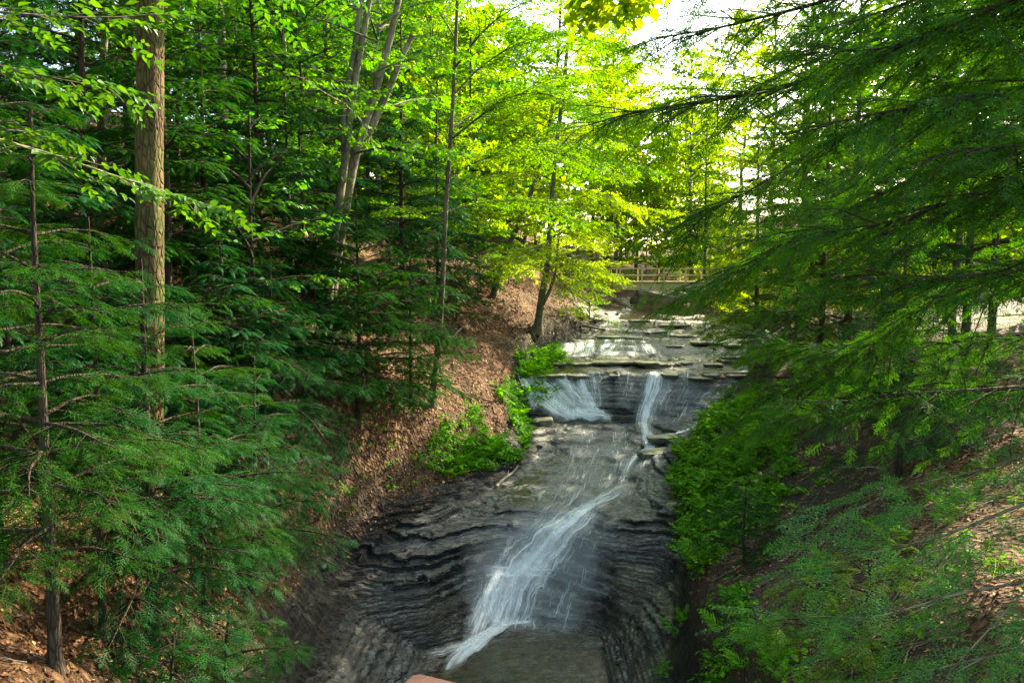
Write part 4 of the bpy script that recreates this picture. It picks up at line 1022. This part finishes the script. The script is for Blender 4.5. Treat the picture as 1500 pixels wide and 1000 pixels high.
# leaning tree over the stream edge, dark roots
b = G(722, 436); t = Tree('leaning_tree', b, 43); d = b[1]
q = lambda px, py, dd=0.0: t.rel(P(px, py, d + dd))
st = [q(720, 442), q(735, 385), q(756, 335), q(778, 285), q(800, 215), q(815, 120), q(822, 0), q(826, -160)]
t.stem(st, .16, .05, 12, .5); t.axis = np.array(st)
t.whorl(t.axis[2][2], t.axis[-1][2], 30, lambda f: 4.2 * (1 - f ** 2) + 1, 5, 40, .18, r0=.04, sec=.5, n2s=.36, sp=.6, gap=.3, maxl=2.2, ang=60, upn=.28)
t.leaves(LEAFY[1]); t.finish(BROAD, BARK_MID, 'crooked brown tree leaning right above the tangle of roots')
b = G(786, 486); t = Tree('stream_edge_tree', b, 44); d = b[1]
q = lambda px, py, dd=0.0: t.rel(P(px, py, d + dd))
st = [q(787, 490), q(792, 440), q(802, 390), q(806, 330), q(812, 240), q(826, 120), q(838, 0), q(842, -120)]
t.stem(st, .19, .05, 12, .8); t.stem([q(790, 455), q(806, 425), q(815, 395, .3), q(818, 350, .4)], .12, .03, 10, 0); t.axis = np.array(st)
kw = dict(sec=.48, n2s=.22, sp=.40, gap=.19, droop2=.22, maxl=2.2, ang=60, upn=.25)
t.whorl(t.axis[2][2], t.axis[-1][2], 30, lambda f: 3.8 * (1 - f ** 2) + 1.2, 0, 40, .2, r0=.035, **kw)
for pts in ([(804, 380, 0), (830, 382, -.8), (860, 400, -1.5), (875, 430, -2)], [(806, 350, 0), (840, 330, .6), (870, 335, 1.2), (885, 360, 2)], [(806, 330, 0), (840, 290, -1), (890, 280, -2), (930, 310, -2.6)],
            [(803, 390, 0), (822, 412, -1), (840, 432, -1.8), (850, 455, -2.2)]):
    t.limb([q(*p) for p in pts], .035, **kw)
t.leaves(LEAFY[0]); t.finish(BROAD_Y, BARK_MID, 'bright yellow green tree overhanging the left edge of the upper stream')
# low saplings on the left bank
for px, d, h, L, lab, lf in ((700, 40, 5.5, 2.2, 'leafy sapling on the slope left of the leaning brown tree', BROAD), (600, 37, 6.5, 2.4, 'leafy sapling below the dark hemlock on the left slope', BROAD),
                             (655, 46, 8, 2.6, 'taller leafy sapling high on the left slope behind the thin maple', BROAD), (842, 50, 5, 2.4, 'leafy sapling on the bank left of the gravel bar', BROAD_Y),
                             (880, 54, 4.0, 1.8, 'small leafy sapling beside the left end of the footbridge', BROAD_Y), (865, 43, 2.6, 1.6, 'low leafy bush at the water edge above the fallen logs', BROAD)):
    broadleaf(g(px, d), h, .035, L, int(px + d), z0=.15, n=int(h * 3.2), leaf=lf, label=lab, el=(10, 45), fine=True, name='sapling')
# leafy trees on the left slope
BL = [('green crowned tree at the top left above the hemlocks', 150, 22, 17), ('leafy tree between the smooth grey trunk and the forked pale tree', 420, 32, 18), ('leafy tree behind the forked pale stems', 560, 42, 19),
      ('slim leafy tree to the left of the thin maple, farther upslope', 625, 52, 20)]
for i, (lab, px, d, h) in enumerate(BL):
    broadleaf(g(px, d), h, .14, 4.0, 60 + i, z0=.3, n=30, leaf=BEECH, bark=BARK_MID, label=lab)
# near leaves in the top left corner, from a tree outside the frame
t = Tree('beech_tree', (-6.0, 4.6, float(H(-6.0, 4.6))), 51); t.straight(12, .16, .06, (0, 0), .03)
q = lambda px, py, d_: t.rel(P(px, py, d_))
kw = dict(sec=.20, n2s=.30, sp=.27, gap=.24, droop2=.18, maxl=.5, start=.55, ang=50, upn=.4)
for pts in ([(-520, 20, 4.7), (-200, 60, 5.1), (0, 95, 5.5), (90, 118, 5.8), (185, 132, 6.1)], [(-520, -60, 4.7), (-100, 10, 5.6), (120, 28, 6.0), (225, 22, 6.3)],
            [(-520, 260, 4.7), (-80, 190, 5.4), (40, 190, 5.7), (75, 205, 5.9)], [(-520, 100, 4.7), (0, 200, 6.0), (180, 262, 6.5), (305, 300, 6.9)]):
    t.limb([q(*p) for p in pts], .022, **kw)
t.leaves(NEAR_LEAF); t.finish(BEECH, BARK_PALE, 'near broad leaved branches with sunlit leaves reaching in at the upper left edge', 'tree')
# near maple leaves at the top, from a tree behind the camera
t = Tree('maple_tree', (2.6, -2.5, float(H(2.6, -2.5))), 52); t.straight(15, .2, .08, (0, 0), .03)
q = lambda px, py, d_: t.rel(P(px, py, d_))
t.limb([t.at(9.5), t.rel((1.9, 1.0, E + 3.2)), q(935, -70, 6.4), q(905, -8, 7.0), q(892, 10, 7.3)], .03, sec=.05, n2s=.3, sp=.24, gap=.2, droop2=.2, maxl=.3, start=.86, ang=50, upn=.3)
t.leaves(MAPLE); t.finish(BROAD_Y, BARK_MID, 'maple spray with lobed leaves hanging at the top centre of the picture', 'tree')

# ------------------------------------------------------------------ right side
# the large hemlock whose boughs fill the upper right
t = Tree('hemlock_tree', (6.9, 7.0, float(H(6.9, 7.0))), 71); t.straight(17, .22, .05, (0, 0), .03, 14)
q = lambda px, py, d_: t.rel(P(px, py, d_))
kw = dict(sec=.34, n2s=.07, sp=.26, gap=.115, droop2=.25, maxl=1.0, start=.14, ang=64, upn=.42, wob=.035, vz=.2, angv=18)
BOUGHS = [
 ([(1860, -60, 7.0), (1500, 36, 7.3), (1390, 78, 7.5), (1255, 114, 7.8), (1130, 148, 8.2), (1000, 162, 8.7), (860, 192, 9.3)], .055),
 ([(1860, -240, 7.0), (1450, -80, 7.6), (1200, -5, 8.2), (1050, 40, 8.7), (930, 62, 9.2)], .045),
 ([(1860, 260, 7.0), (1490, 372, 7.2), (1345, 455, 7.6), (1290, 505, 8.0), (1200, 560, 8.4), (1110, 600, 8.8)], .045),
 ([(1860, 440, 7.0), (1500, 452, 7.6), (1390, 480, 8.0), (1200, 490, 8.6), (1060, 470, 9.2)], .035),
 ([(1860, 60, 7.0), (1500, 120, 6.4), (1350, 150, 6.3), (1230, 170, 6.4), (1140, 195, 6.6)], .03),
 ([(1860, 130, 7.0), (1420, 220, 7.8), (1220, 300, 8.4), (1080, 380, 9.0), (1000, 440, 9.4)], .04),
 ([(1860, -60, 7.0), (1450, 90, 8.6), (1240, 170, 9.2), (1110, 260, 9.8), (1020, 320, 10.4), (985, 370, 10.8)], .04),
 ([(1860, 560, 7.0), (1500, 545, 6.6), (1300, 565, 6.9), (1180, 590, 7.2), (1100, 620, 7.6)], .035),
 ([(1860, -160, 7.0), (1550, -20, 6.4), (1400, 40, 6.4), (1290, 60, 6.5), (1180, 75, 6.8)], .035),
 ([(1860, 200, 7.0), (1500, 270, 6.2), (1380, 290, 6.1), (1280, 310, 6.2), (1180, 330, 6.5)], .03),
 ([(1860, 360, 7.0), (1560, 400, 6.2), (1450, 420, 6.0), (1330, 445, 6.1), (1230, 440, 6.3)], .03),
 ([(1860, -10, 7.0), (1600, 30, 8.8), (1400, 130, 9.8), (1290, 210, 10.4), (1180, 330, 11)], .04),
 ([(1860, -120, 7.0), (1520, -10, 8.2), (1330, 60, 8.8), (1180, 110, 9.4), (1060, 150, 10.0)], .04),
 ([(1860, -200, 7.0), (1600, -100, 6.2), (1450, -40, 6.2), (1330, 0, 6.4), (1200, 30, 6.8)], .03),
 ([(1860, 150, 7.0), (1620, 200, 5.8), (1500, 215, 5.6), (1400, 225, 5.6), (1320, 235, 5.8)], .025),
 ([(1860, -320, 7.0), (1500, -170, 7.8), (1250, -90, 8.6), (1100, -40, 9.2), (980, 0, 9.8)], .045),
]
for pts, r in BOUGHS: t.limb([q(*p) for p in pts], r, **kw)
t.whorl(9, 16.8, 26, lambda f: 3.6 * (1 - f) + .5, 0, 30, .3, r0=.03, sec=.4, n2s=.3, sp=.6, gap=.4, droop2=.3, twig=False)
t.leaves(SPRAYM); t.finish(HEM_BOUGH, BARK_DARK, 'large hemlock with long dark boughs sweeping in from the right edge', 'hemlock')
# the nearest hemlock, needles visible, bottom right
t = Tree('hemlock_tree', (4.3, 2.6, float(H(4.3, 2.6))), 72); t.straight(5.2, .07, .02, (-.05, 0), .02, 10)
q = lambda px, py, d_: t.rel(P(px, py, d_))
kw = dict(sec=.34, n2s=.21, sp=.27, gap=.18, droop2=.2, maxl=.62, start=.34, ang=50, upn=.3, wob=.02, vz=.12, tw=.4)
for pts, r in (([(2500, 420, 2.65), (1900, 580, 2.8), (1500, 728, 3.0), (1340, 790, 3.15), (1185, 812, 3.3)], .018),
               ([(2500, 560, 2.65), (1900, 720, 2.6), (1480, 858, 2.6), (1370, 876, 2.7), (1160, 915, 2.95)], .016),
               ([(2500, 700, 2.65), (1900, 860, 2.5), (1560, 930, 2.5), (1400, 960, 2.6), (1270, 985, 2.75)], .015),
               ([(2500, 300, 2.65), (1900, 480, 3.0), (1560, 640, 3.4), (1380, 700, 3.6), (1250, 740, 3.8)], .016),
               ([(2500, 620, 2.65), (1900, 800, 2.9), (1600, 900, 3.1), (1450, 930, 3.3), (1300, 960, 3.5)], .014)):
    t.limb([q(*p) for p in pts], r, **kw)
t.leaves(SPRAY0); t.finish(HEM_NEAR, BARK_MID, 'nearest hemlock whose fine needled twigs spread across the lower right corner', 'hemlock')
# further right bank hemlocks
kw = dict(lod=1, droop=.3)
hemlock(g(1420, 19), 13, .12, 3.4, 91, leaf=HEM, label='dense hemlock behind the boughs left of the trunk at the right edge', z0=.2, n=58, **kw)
hemlock(g(1205, 22), 10, .11, 3.4, 81, leaf=HEM_LIT, label='yellow backlit hemlock leaning out over the right side of the stream', z0=.12, n=52, **kw)
hemlock(g(1168, 28.5), 13, .11, 3.0, 89, leaf=HEM_LIT, label='hemlock added to block the sun between the leaning yellow backlit one and the straight dark trunk', z0=.1, n=60, **kw)  # extra hemlock added to keep direct sun off the lower gorge
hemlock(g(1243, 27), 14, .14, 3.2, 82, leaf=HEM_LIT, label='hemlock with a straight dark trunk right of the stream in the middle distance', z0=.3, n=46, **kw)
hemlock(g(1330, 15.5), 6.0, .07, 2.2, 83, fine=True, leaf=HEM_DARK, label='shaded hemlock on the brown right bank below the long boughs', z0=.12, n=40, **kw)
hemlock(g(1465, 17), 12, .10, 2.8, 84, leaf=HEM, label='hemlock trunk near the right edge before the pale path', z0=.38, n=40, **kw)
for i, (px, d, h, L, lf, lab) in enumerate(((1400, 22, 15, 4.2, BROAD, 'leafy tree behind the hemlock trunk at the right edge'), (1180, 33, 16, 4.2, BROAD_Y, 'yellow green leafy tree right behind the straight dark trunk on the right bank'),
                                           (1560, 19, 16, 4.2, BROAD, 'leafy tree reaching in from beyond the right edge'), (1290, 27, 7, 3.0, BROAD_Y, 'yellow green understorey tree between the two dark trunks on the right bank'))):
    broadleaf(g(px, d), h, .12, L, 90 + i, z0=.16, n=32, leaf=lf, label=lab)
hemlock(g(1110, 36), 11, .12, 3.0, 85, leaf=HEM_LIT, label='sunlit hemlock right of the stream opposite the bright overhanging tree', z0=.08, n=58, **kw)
hemlock(g(1100, 15.5), 1.6, .03, 1.2, 86, fine=True, leaf=HEM, label='hemlock sapling on the green right bank beside the lower fall', z0=.1, n=16, name='hemlock_sapling', **kw)
hemlock(g(1040, 11.0), 1.5, .03, 1.2, 87, fine=True, leaf=HEM, label='hemlock sapling at the bottom edge right of the pool', z0=.1, n=16, name='hemlock_sapling', **kw)
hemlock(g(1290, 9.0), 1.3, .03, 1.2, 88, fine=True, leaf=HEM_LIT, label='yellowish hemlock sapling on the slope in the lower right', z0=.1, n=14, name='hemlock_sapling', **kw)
for i, (px, d, s, lab) in enumerate(((1150, 44, .8, 'far hemlock right of the footbridge'), (1390, 30, .9, 'far hemlock behind the path at the right'), (1560, 26, .9, 'far hemlock half cut by the right edge'), (1030, 62, .9, 'far hemlock just behind the right end of the footbridge'))):
    plant(proto2[i % 2], px, d, i * 2.1 + .5, s, lab)
# ------------------------------------------------------------------ the sunlit wood behind
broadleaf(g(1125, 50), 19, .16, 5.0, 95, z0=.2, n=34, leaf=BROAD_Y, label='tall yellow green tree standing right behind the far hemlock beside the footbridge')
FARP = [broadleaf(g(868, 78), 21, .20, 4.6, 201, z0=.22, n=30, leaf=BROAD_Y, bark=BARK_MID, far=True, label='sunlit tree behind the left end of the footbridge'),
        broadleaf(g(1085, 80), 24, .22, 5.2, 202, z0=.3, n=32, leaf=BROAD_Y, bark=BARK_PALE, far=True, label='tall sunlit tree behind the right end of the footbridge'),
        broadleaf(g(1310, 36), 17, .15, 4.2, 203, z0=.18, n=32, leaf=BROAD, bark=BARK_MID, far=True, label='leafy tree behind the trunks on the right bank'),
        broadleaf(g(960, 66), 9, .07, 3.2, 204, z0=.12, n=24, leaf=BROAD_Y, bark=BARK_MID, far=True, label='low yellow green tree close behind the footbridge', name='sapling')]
rw = np.random.default_rng(300)
def wood(n, xr, yr, protos, label, group, smin=.75, smax=1.2, mind=3.2, avoid=None):
    pts = []; tries = 0
    while len(pts) < n and tries < 4000:
        tries += 1
        x = xr[0] + rw.random() * (xr[1] - xr[0]); y = yr[0] + rw.random() * (yr[1] - yr[0])
        if any((x - a) ** 2 + (y - b) ** 2 < mind ** 2 for a, b in pts): continue
        if avoid is not None and avoid(x, y): continue
        pts.append((x, y))
    for i, (x, y) in enumerate(pts):
        plant(protos[i % len(protos)], 0, y, rw.random() * 6.28, smin + (smax - smin) * rw.random(), label, group, x=x)
stream = lambda x, y: y < 62 and 3 < x < 15
def gap(x, y):
    return 820 < 750 + 1150 * x / y < 1090 or stream(x, y)
def notgap(x, y): return not 820 < 750 + 1150 * x / y < 1090
wood(9, (0, 34), (66, 104), [FARP[0], FARP[1]], 'slender sunlit tree in the glowing wood straight behind the footbridge', 'sunlit trees behind the footbridge', .32, .5, 5.5, notgap)
wood(8, (8, 26), (64, 92), [FARP[1], FARP[0]], 'thin tall tree standing against the white sky gap above the footbridge', 'thin trees in the sky gap', .75, .95, 4, notgap)
wood(8, (2, 26), (62, 92), [FARP[3]], 'low yellow green sapling under the sunlit trees behind the footbridge', 'saplings behind the footbridge', .5, .9, 4, notgap)
wood(6, (18, 46), (44, 95), [FARP[0], FARP[2], FARP[1]], 'green leafy tree in the wood beyond the right bank', 'trees beyond the right bank', .7, 1.0, 6, gap)
wood(12, (13, 40), (26, 58), [FARP[3]], 'yellow green sapling under the trees on the right bank', 'saplings on the right bank', .5, 1.0, 3, gap)
wood(15, (-32, -4), (48, 95), [FARP[2], FARP[2], FARP[0]], 'green leafy tree in the wood at the top of the left slope', 'trees at the top of the left slope', .8, 1.2, 5, gap)
wood(8, (-30, 5), (100, 138), [FARP[1], FARP[2]], 'pale green tree in the farthest row of the wood', 'farthest trees of the wood', .9, 1.3, 7, gap)
wood(14, (-14, 3), (48, 75), [FARP[3]], 'low leafy sapling on the skyline of the left slope', 'saplings on the skyline of the left slope', .7, 1.2, 3, gap)
wood(12, (-9, 5), (60, 98), [FARP[0], FARP[2]], 'leafy tree filling the gap between the thin maple and the glowing wood', 'trees behind the bright maple', .8, 1.1, 4.5, gap)
# unseen tall trees added around the viewing platform to shade the ravine
SHADE_TREE = broadleaf(np.array([-9.5, 4.5, float(H(-9.5, 4.5))]), 21, .2, 6.0, 205, z0=.42, n=40, leaf=BEECH, bark=BARK_MID, far=True, label='unseen tall leafy tree added for shade left of the viewing platform', group='added shade trees around the viewing platform')
for i, (x, y) in enumerate(((-7.5, -1.5), (-13.5, 8.5), (-15, 1), (-12, 4), (-18, 10), (-9, -8), (-12, -4), (17, 9))):
    plant(SHADE_TREE, 0, y, i * 1.7, .9 + .04 * (i % 5), 'unseen tall leafy tree added for shade around the viewing platform', 'added shade trees around the viewing platform', x=x)
# ------------------------------------------------------------------ ground plants and dead leaves
def herb_template(seed, n=9):
    rr = np.random.default_rng(seed); V = []
    for i in range(n):
        a = rr.random() * 6.28; r = .1 + .5 * rr.random(); z = .35 + .65 * rr.random() - r * .3; l = .26 + .18 * rr.random()
        q = np.array(rhomb((math.cos(a) * r, math.sin(a) * r), a + rr.normal() * .5, l, l * .72, z, -l * .35 + rr.normal() * .06)); V.append(q)
    for i in range(3):
        a = rr.random() * 6.28; b = np.array([math.cos(a) * .05, math.sin(a) * .05, 0]); e = np.array([math.cos(a) * .3, math.sin(a) * .3, .8]); w = np.array([-math.sin(a), math.cos(a), 0]) * .02
        V.append(np.array([b - w, b + w, e + w * .4, e - w * .4]))
    V = np.concatenate(V); return V, np.arange(len(V)).reshape(-1, 4)
HERBT = [herb_template(s) for s in (1, 2, 3)]
def project(p):
    d = p - np.array([0, 0, E]); f = d[:, 1] * CP - d[:, 2] * SP; up = d[:, 1] * SP + d[:, 2] * CP
    return 750 + F * d[:, 0] / f, 500 - F * up / f
def inpoly(px, py, poly):
    n = len(poly); c = np.zeros(len(px), bool); j = n - 1
    for i in range(n):
        xi, yi = poly[i]; xj, yj = poly[j]
        c ^= ((yi > py) != (yj > py)) & (px < (xj - xi) * (py - yi) / (yj - yi + 1e-9) + xi); j = i
    return c
rh = np.random.default_rng(9)
def gnormal(x, y, e=.12):
    n = np.stack([-(H(x + e, y) - H(x - e, y)) / (2 * e), -(H(x, y + e) - H(x, y - e)) / (2 * e), np.ones_like(x)], 1)
    return n / np.linalg.norm(n, axis=1)[:, None]
def herbs(name, poly, xr, yr, dens, size, label, m=HERB, thr=-.2, freq=.9):
    n = int((xr[1] - xr[0]) * (yr[1] - yr[0]) * dens)
    x = xr[0] + rh.random(n) * (xr[1] - xr[0]); y = yr[0] + rh.random(n) * (yr[1] - yr[0])
    p = np.stack([x, y, H(x, y)], 1); px, py = project(p)
    k = inpoly(px, py, poly) & (fbm(x * freq + 5, y * freq, 3) > thr); p = p[k]
    nn = gnormal(p[:, 0], p[:, 1]); up = nn * .6 + np.array([0, 0, 1.0]); d = rh.normal(size=(len(p), 3)); d[:, 2] = 0
    d = d - up * (np.sum(d * up, 1) / np.sum(up * up, 1))[:, None]
    s = size * (.5 + .8 * rh.random(len(p))); M = basis(d, up) * s[:, None, None]
    mb = MB(); w = rh.integers(0, 4, len(p))
    for i in range(3): mb.inst(*HERBT[i], M[w == i] * (1.0, .65, 1.25)[i], p[w == i])
    for k in range(4):
        q = p[w == 3]; a = rh.random(len(q)) * 6.28; dd = np.stack([np.cos(a), np.sin(a), .55 + .3 * rh.random(len(q))], 1)
        mb.inst(*SPRAY2, basis(dd, up[w == 3] + rh.normal(size=(len(q), 3)) * .2) * (s[w == 3] * (1.3 + rh.random(len(q))))[:, None, None], q)
    return tag(mb.build(name, m), label, name.replace('_', ' '), kind='stuff')
herbs('ground_plants', [(700, 570), (745, 555), (778, 620), (772, 672), (722, 690), (640, 700), (605, 680), (650, 620)], (-3.6, 1.0), (22, 32), 80, .26, 'lush low green plants on the bank left of the upper waterfall')
herbs('ground_plants', [(1050, 600), (1120, 575), (1160, 640), (1150, 720), (1080, 800), (1020, 850), (985, 720), (1000, 660)], (3.4, 12), (16, 34), 48, .30, 'lush low green plants on the bank right of the upper waterfall', thr=-.25)
herbs('ground_plants', [(1000, 900), (1090, 855), (1160, 900), (1150, 1010), (960, 1010)], (2.6, 6.5), (8, 19), 70, .22, 'leafy green plants on the bank right of the plunge pool', thr=-.1)
herbs('ground_plants', [(1100, 690), (1500, 640), (1500, 1010), (1150, 1010), (1100, 800)], (2.5, 14), (6, 24), 11, .20, 'scattered green plants over the brown right slope', thr=.0)
herbs('ground_plants', [(755, 510), (870, 500), (830, 540), (790, 600), (740, 610)], (-1.2, 2.5), (29, 42), 40, .30, 'green plants at the left end of the upper fall lip', thr=-.1)
herbs('ground_plants', [(180, 840), (440, 880), (430, 1010), (180, 1010)], (-6, -3), (9, 18), 22, .16, 'sparse green plants on the dark lower left slope', thr=.05, m=BEECH)
herbs('ground_plants', [(420, 560), (700, 540), (760, 690), (480, 745)], (-6, 1), (19, 30), 9, .22, 'sparse green plants among the dead leaves on the left slope', thr=.05)
herbs('ground_plants', [(905, 330), (1500, 340), (1500, 500), (1120, 520), (1010, 430), (905, 410)], (4, 36), (36, 90), 2.2, .7, 'low green growth on the floor of the sunlit wood', m=BROAD_Y, thr=-.05, freq=.3)
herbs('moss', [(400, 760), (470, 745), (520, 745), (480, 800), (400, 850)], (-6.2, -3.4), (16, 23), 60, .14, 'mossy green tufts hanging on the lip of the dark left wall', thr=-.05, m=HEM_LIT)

# dead leaves as real leaves
def twigs():
    mb = MB()
    for k in range(700):
        left = k % 3 > 0
        x = (-11 + 9 * rh.random()) if left else (3.2 + 8 * rh.random()); y = 6 + (28 if left else 20) * rh.random()
        u = float(base_ground(np.array([x]), np.array([y]))[1][0])
        if 3.5 < u < 8.9: continue
        a = rh.random() * 6.28; L = .15 + .7 * rh.random() ** 2; t_ = np.linspace(-.5, .5, 4)
        X = x + np.cos(a) * L * t_ + rh.normal(size=4) * .02 * L; Y = y + np.sin(a) * L * t_ + rh.normal(size=4) * .05 * L
        tube(mb, np.stack([X, Y, H(X, Y) + .02 + .03 * rh.random()], 1), (.004 + .008 * rh.random()) * np.array([1, .9, .7, .3]), 4)
    return tag(mb.build('fallen_twigs', DEADWOOD, smooth=True), 'small dead twigs lying among the brown leaves', 'twigs', kind='stuff')
twigs()
def stones():
    base = [boulder('loose_stone', (0, 0, 0), (.26, .2, .11), 401 + i, STONE, .3, 0) for i in range(4)]
    n = 0
    spots = [(745, 712), (700, 735), (1005, 870), (990, 900), (985, 820), (1000, 930), (990, 780), (980, 935), (905, 965), (880, 985), (800, 640), (1005, 700), (985, 735), (860, 462), (880, 458), (905, 455), (930, 470), (960, 480), (1000, 476), (1040, 512), (985, 470), (420, 880), (440, 930), (480, 820)]
    for px, py in spots:
        for _ in range(2 if py < 560 else 1):
            p = G(px + rh.normal() * 12, py + rh.normal() * 8)
            o = base[n] if n < 4 else base[n % 4].copy()
            if n >= 4: COL.objects.link(o)
            sc_ = .5 + .9 * rh.random() ** 2; o.location = (p[0], p[1], p[2] + .03); o.scale = (sc_, sc_, sc_); o.rotation_euler = (rh.normal() * .15, rh.normal() * .15, rh.random() * 6.28); n += 1
            lab, gr = ('loose dark stone on the rock sides of the plunge pool', 'loose stones round the plunge pool') if py > 780 else ('loose stone on the shale shelf between the falls or along its edge', 'loose stones on the middle shelf') if py > 600 else ('loose stone in the shallow upper stream', 'loose stones in the upper stream')
            tag(o, lab, 'stone', gr)
stones()
def litter():
    parts = []
    for (n, xr, yr, s) in ((26000, (-12, -3), (6, 20), .085), (26000, (-9, 1.5), (20, 34), .095), (9000, (-8, 4), (34, 46), .12), (14000, (2.8, 12), (4, 16), .075), (9000, (4, 16), (16, 34), .09)):
        x = xr[0] + rh.random(n) * (xr[1] - xr[0]); y = yr[0] + rh.random(n) * (yr[1] - yr[0])
        z, u = base_ground(x, y)
        un = u + fbm(x * .35, y * .35, 3) * .35
        k = ((un < 3.35 + .45 * rh.random(n) * (y > 20)) | (un > 8.7)) & (fbm(x * .6 + 31, y * .6, 3) > -.28 + .2 * (un > 8))
        x, y = x[k], y[k]; parts.append((x, y, s * (.4 + 1.1 * rh.random(len(x)) ** 1.5)))
    x = np.concatenate([p[0] for p in parts]); y = np.concatenate([p[1] for p in parts]); s = np.concatenate([p[2] for p in parts])
    up = gnormal(x, y) + rh.normal(size=(len(x), 3)) * .38; d = rh.normal(size=(len(x), 3))
    d = d - up * (np.sum(d * up, 1) / np.sum(up * up, 1))[:, None]
    tv = np.array([(-.5, 0, 0), (-.1, -.3, .10), (.5, 0, .02), (-.05, .3, .12)]); tf = np.array([[0, 1, 2, 3]])
    mb = MB(); mb.inst(tv, tf, basis(d, up) * s[:, None, None], np.stack([x, y, H(x, y) + .012 + .02 * rh.random(len(x))], 1))
    t = NT('dead_leaves')
    c = t.ramp(t.isl(), [(0, (.045, .016, .007)), (.3, (.10, .038, .016)), (.6, (.16, .068, .03)), (.85, (.25, .12, .06)), (1, (.38, .24, .14))])
    m = t.out(t.pbsdf(Base_Color=c, Roughness=.7, Specular_IOR_Level=.25))
    return tag(mb.build('leaf_litter', m), 'brown fallen leaves carpeting the ravine slopes', 'fallen leaves', kind='stuff')
litter()
# ------------------------------------------------------------------ camera, sky, sun, render
cam = bpy.data.cameras.new('camera'); co = bpy.data.objects.new('camera', cam); COL.objects.link(co)
cam.sensor_width = 36; cam.lens = F / 1500 * 36; cam.clip_end = 1000; cam.clip_start = .05
co.location = (0, 0, E); co.rotation_euler = (math.pi / 2 - PITCH, 0, 0)
SC.camera = co
SUN_EL, SUN_AZ = R(34), R(49)        # azimuth to the right of straight ahead
w = bpy.data.worlds.new('World'); SC.world = w; w.use_nodes = True
nt = w.node_tree; nt.nodes.clear()
sky = nt.nodes.new('ShaderNodeTexSky'); sky.sky_type = 'NISHITA'; sky.sun_disc = False
sky.sun_elevation = SUN_EL; sky.sun_rotation = SUN_AZ; sky.air_density = 1.0; sky.dust_density = 2.0; sky.ozone_density = 1.0
bg = nt.nodes.new('ShaderNodeBackground'); bg.inputs[1].default_value = SKY_STRENGTH
ow = nt.nodes.new('ShaderNodeOutputWorld'); nt.links.new(sky.outputs[0], bg.inputs[0]); nt.links.new(bg.outputs[0], ow.inputs[0])
sl = bpy.data.lights.new('sun', 'SUN'); sl.energy = SUN_STRENGTH; sl.angle = R(.5); sl.color = (1, .93, .80)
so = bpy.data.objects.new('sun', sl); COL.objects.link(so); so.location = (20, 30, 60)
# the lamp shines along its -Z; point it from the sun towards the scene
so.rotation_euler = (math.pi / 2 - SUN_EL, 0, math.pi - SUN_AZ)
vs = SC.view_settings; SC.display_settings.display_device = 'sRGB'; vs.view_transform = 'Standard'; vs.look = 'None'; vs.exposure = EXPOSURE; vs.gamma = 1.0
SC.render.engine = 'CYCLES'; cy = SC.cycles
cy.max_bounces = 7; cy.diffuse_bounces = 4; cy.glossy_bounces = 2; cy.transmission_bounces = 5; cy.transparent_max_bounces = 10
cy.sample_clamp_indirect = .5; cy.sample_clamp_direct = 1.5; cy.caustics_reflective = False; cy.caustics_refractive = False
cy.use_adaptive_sampling = True; cy.adaptive_threshold = .01
cy.use_denoising = True; cy.denoising_prefilter = 'ACCURATE'; cy.denoising_input_passes = 'RGB_ALBEDO_NORMAL'
vs.use_white_balance = True; vs.white_balance_temperature = 8000; vs.white_balance_tint = 0
print('FACES', sum(len(m.polygons) for m in bpy.data.meshes))
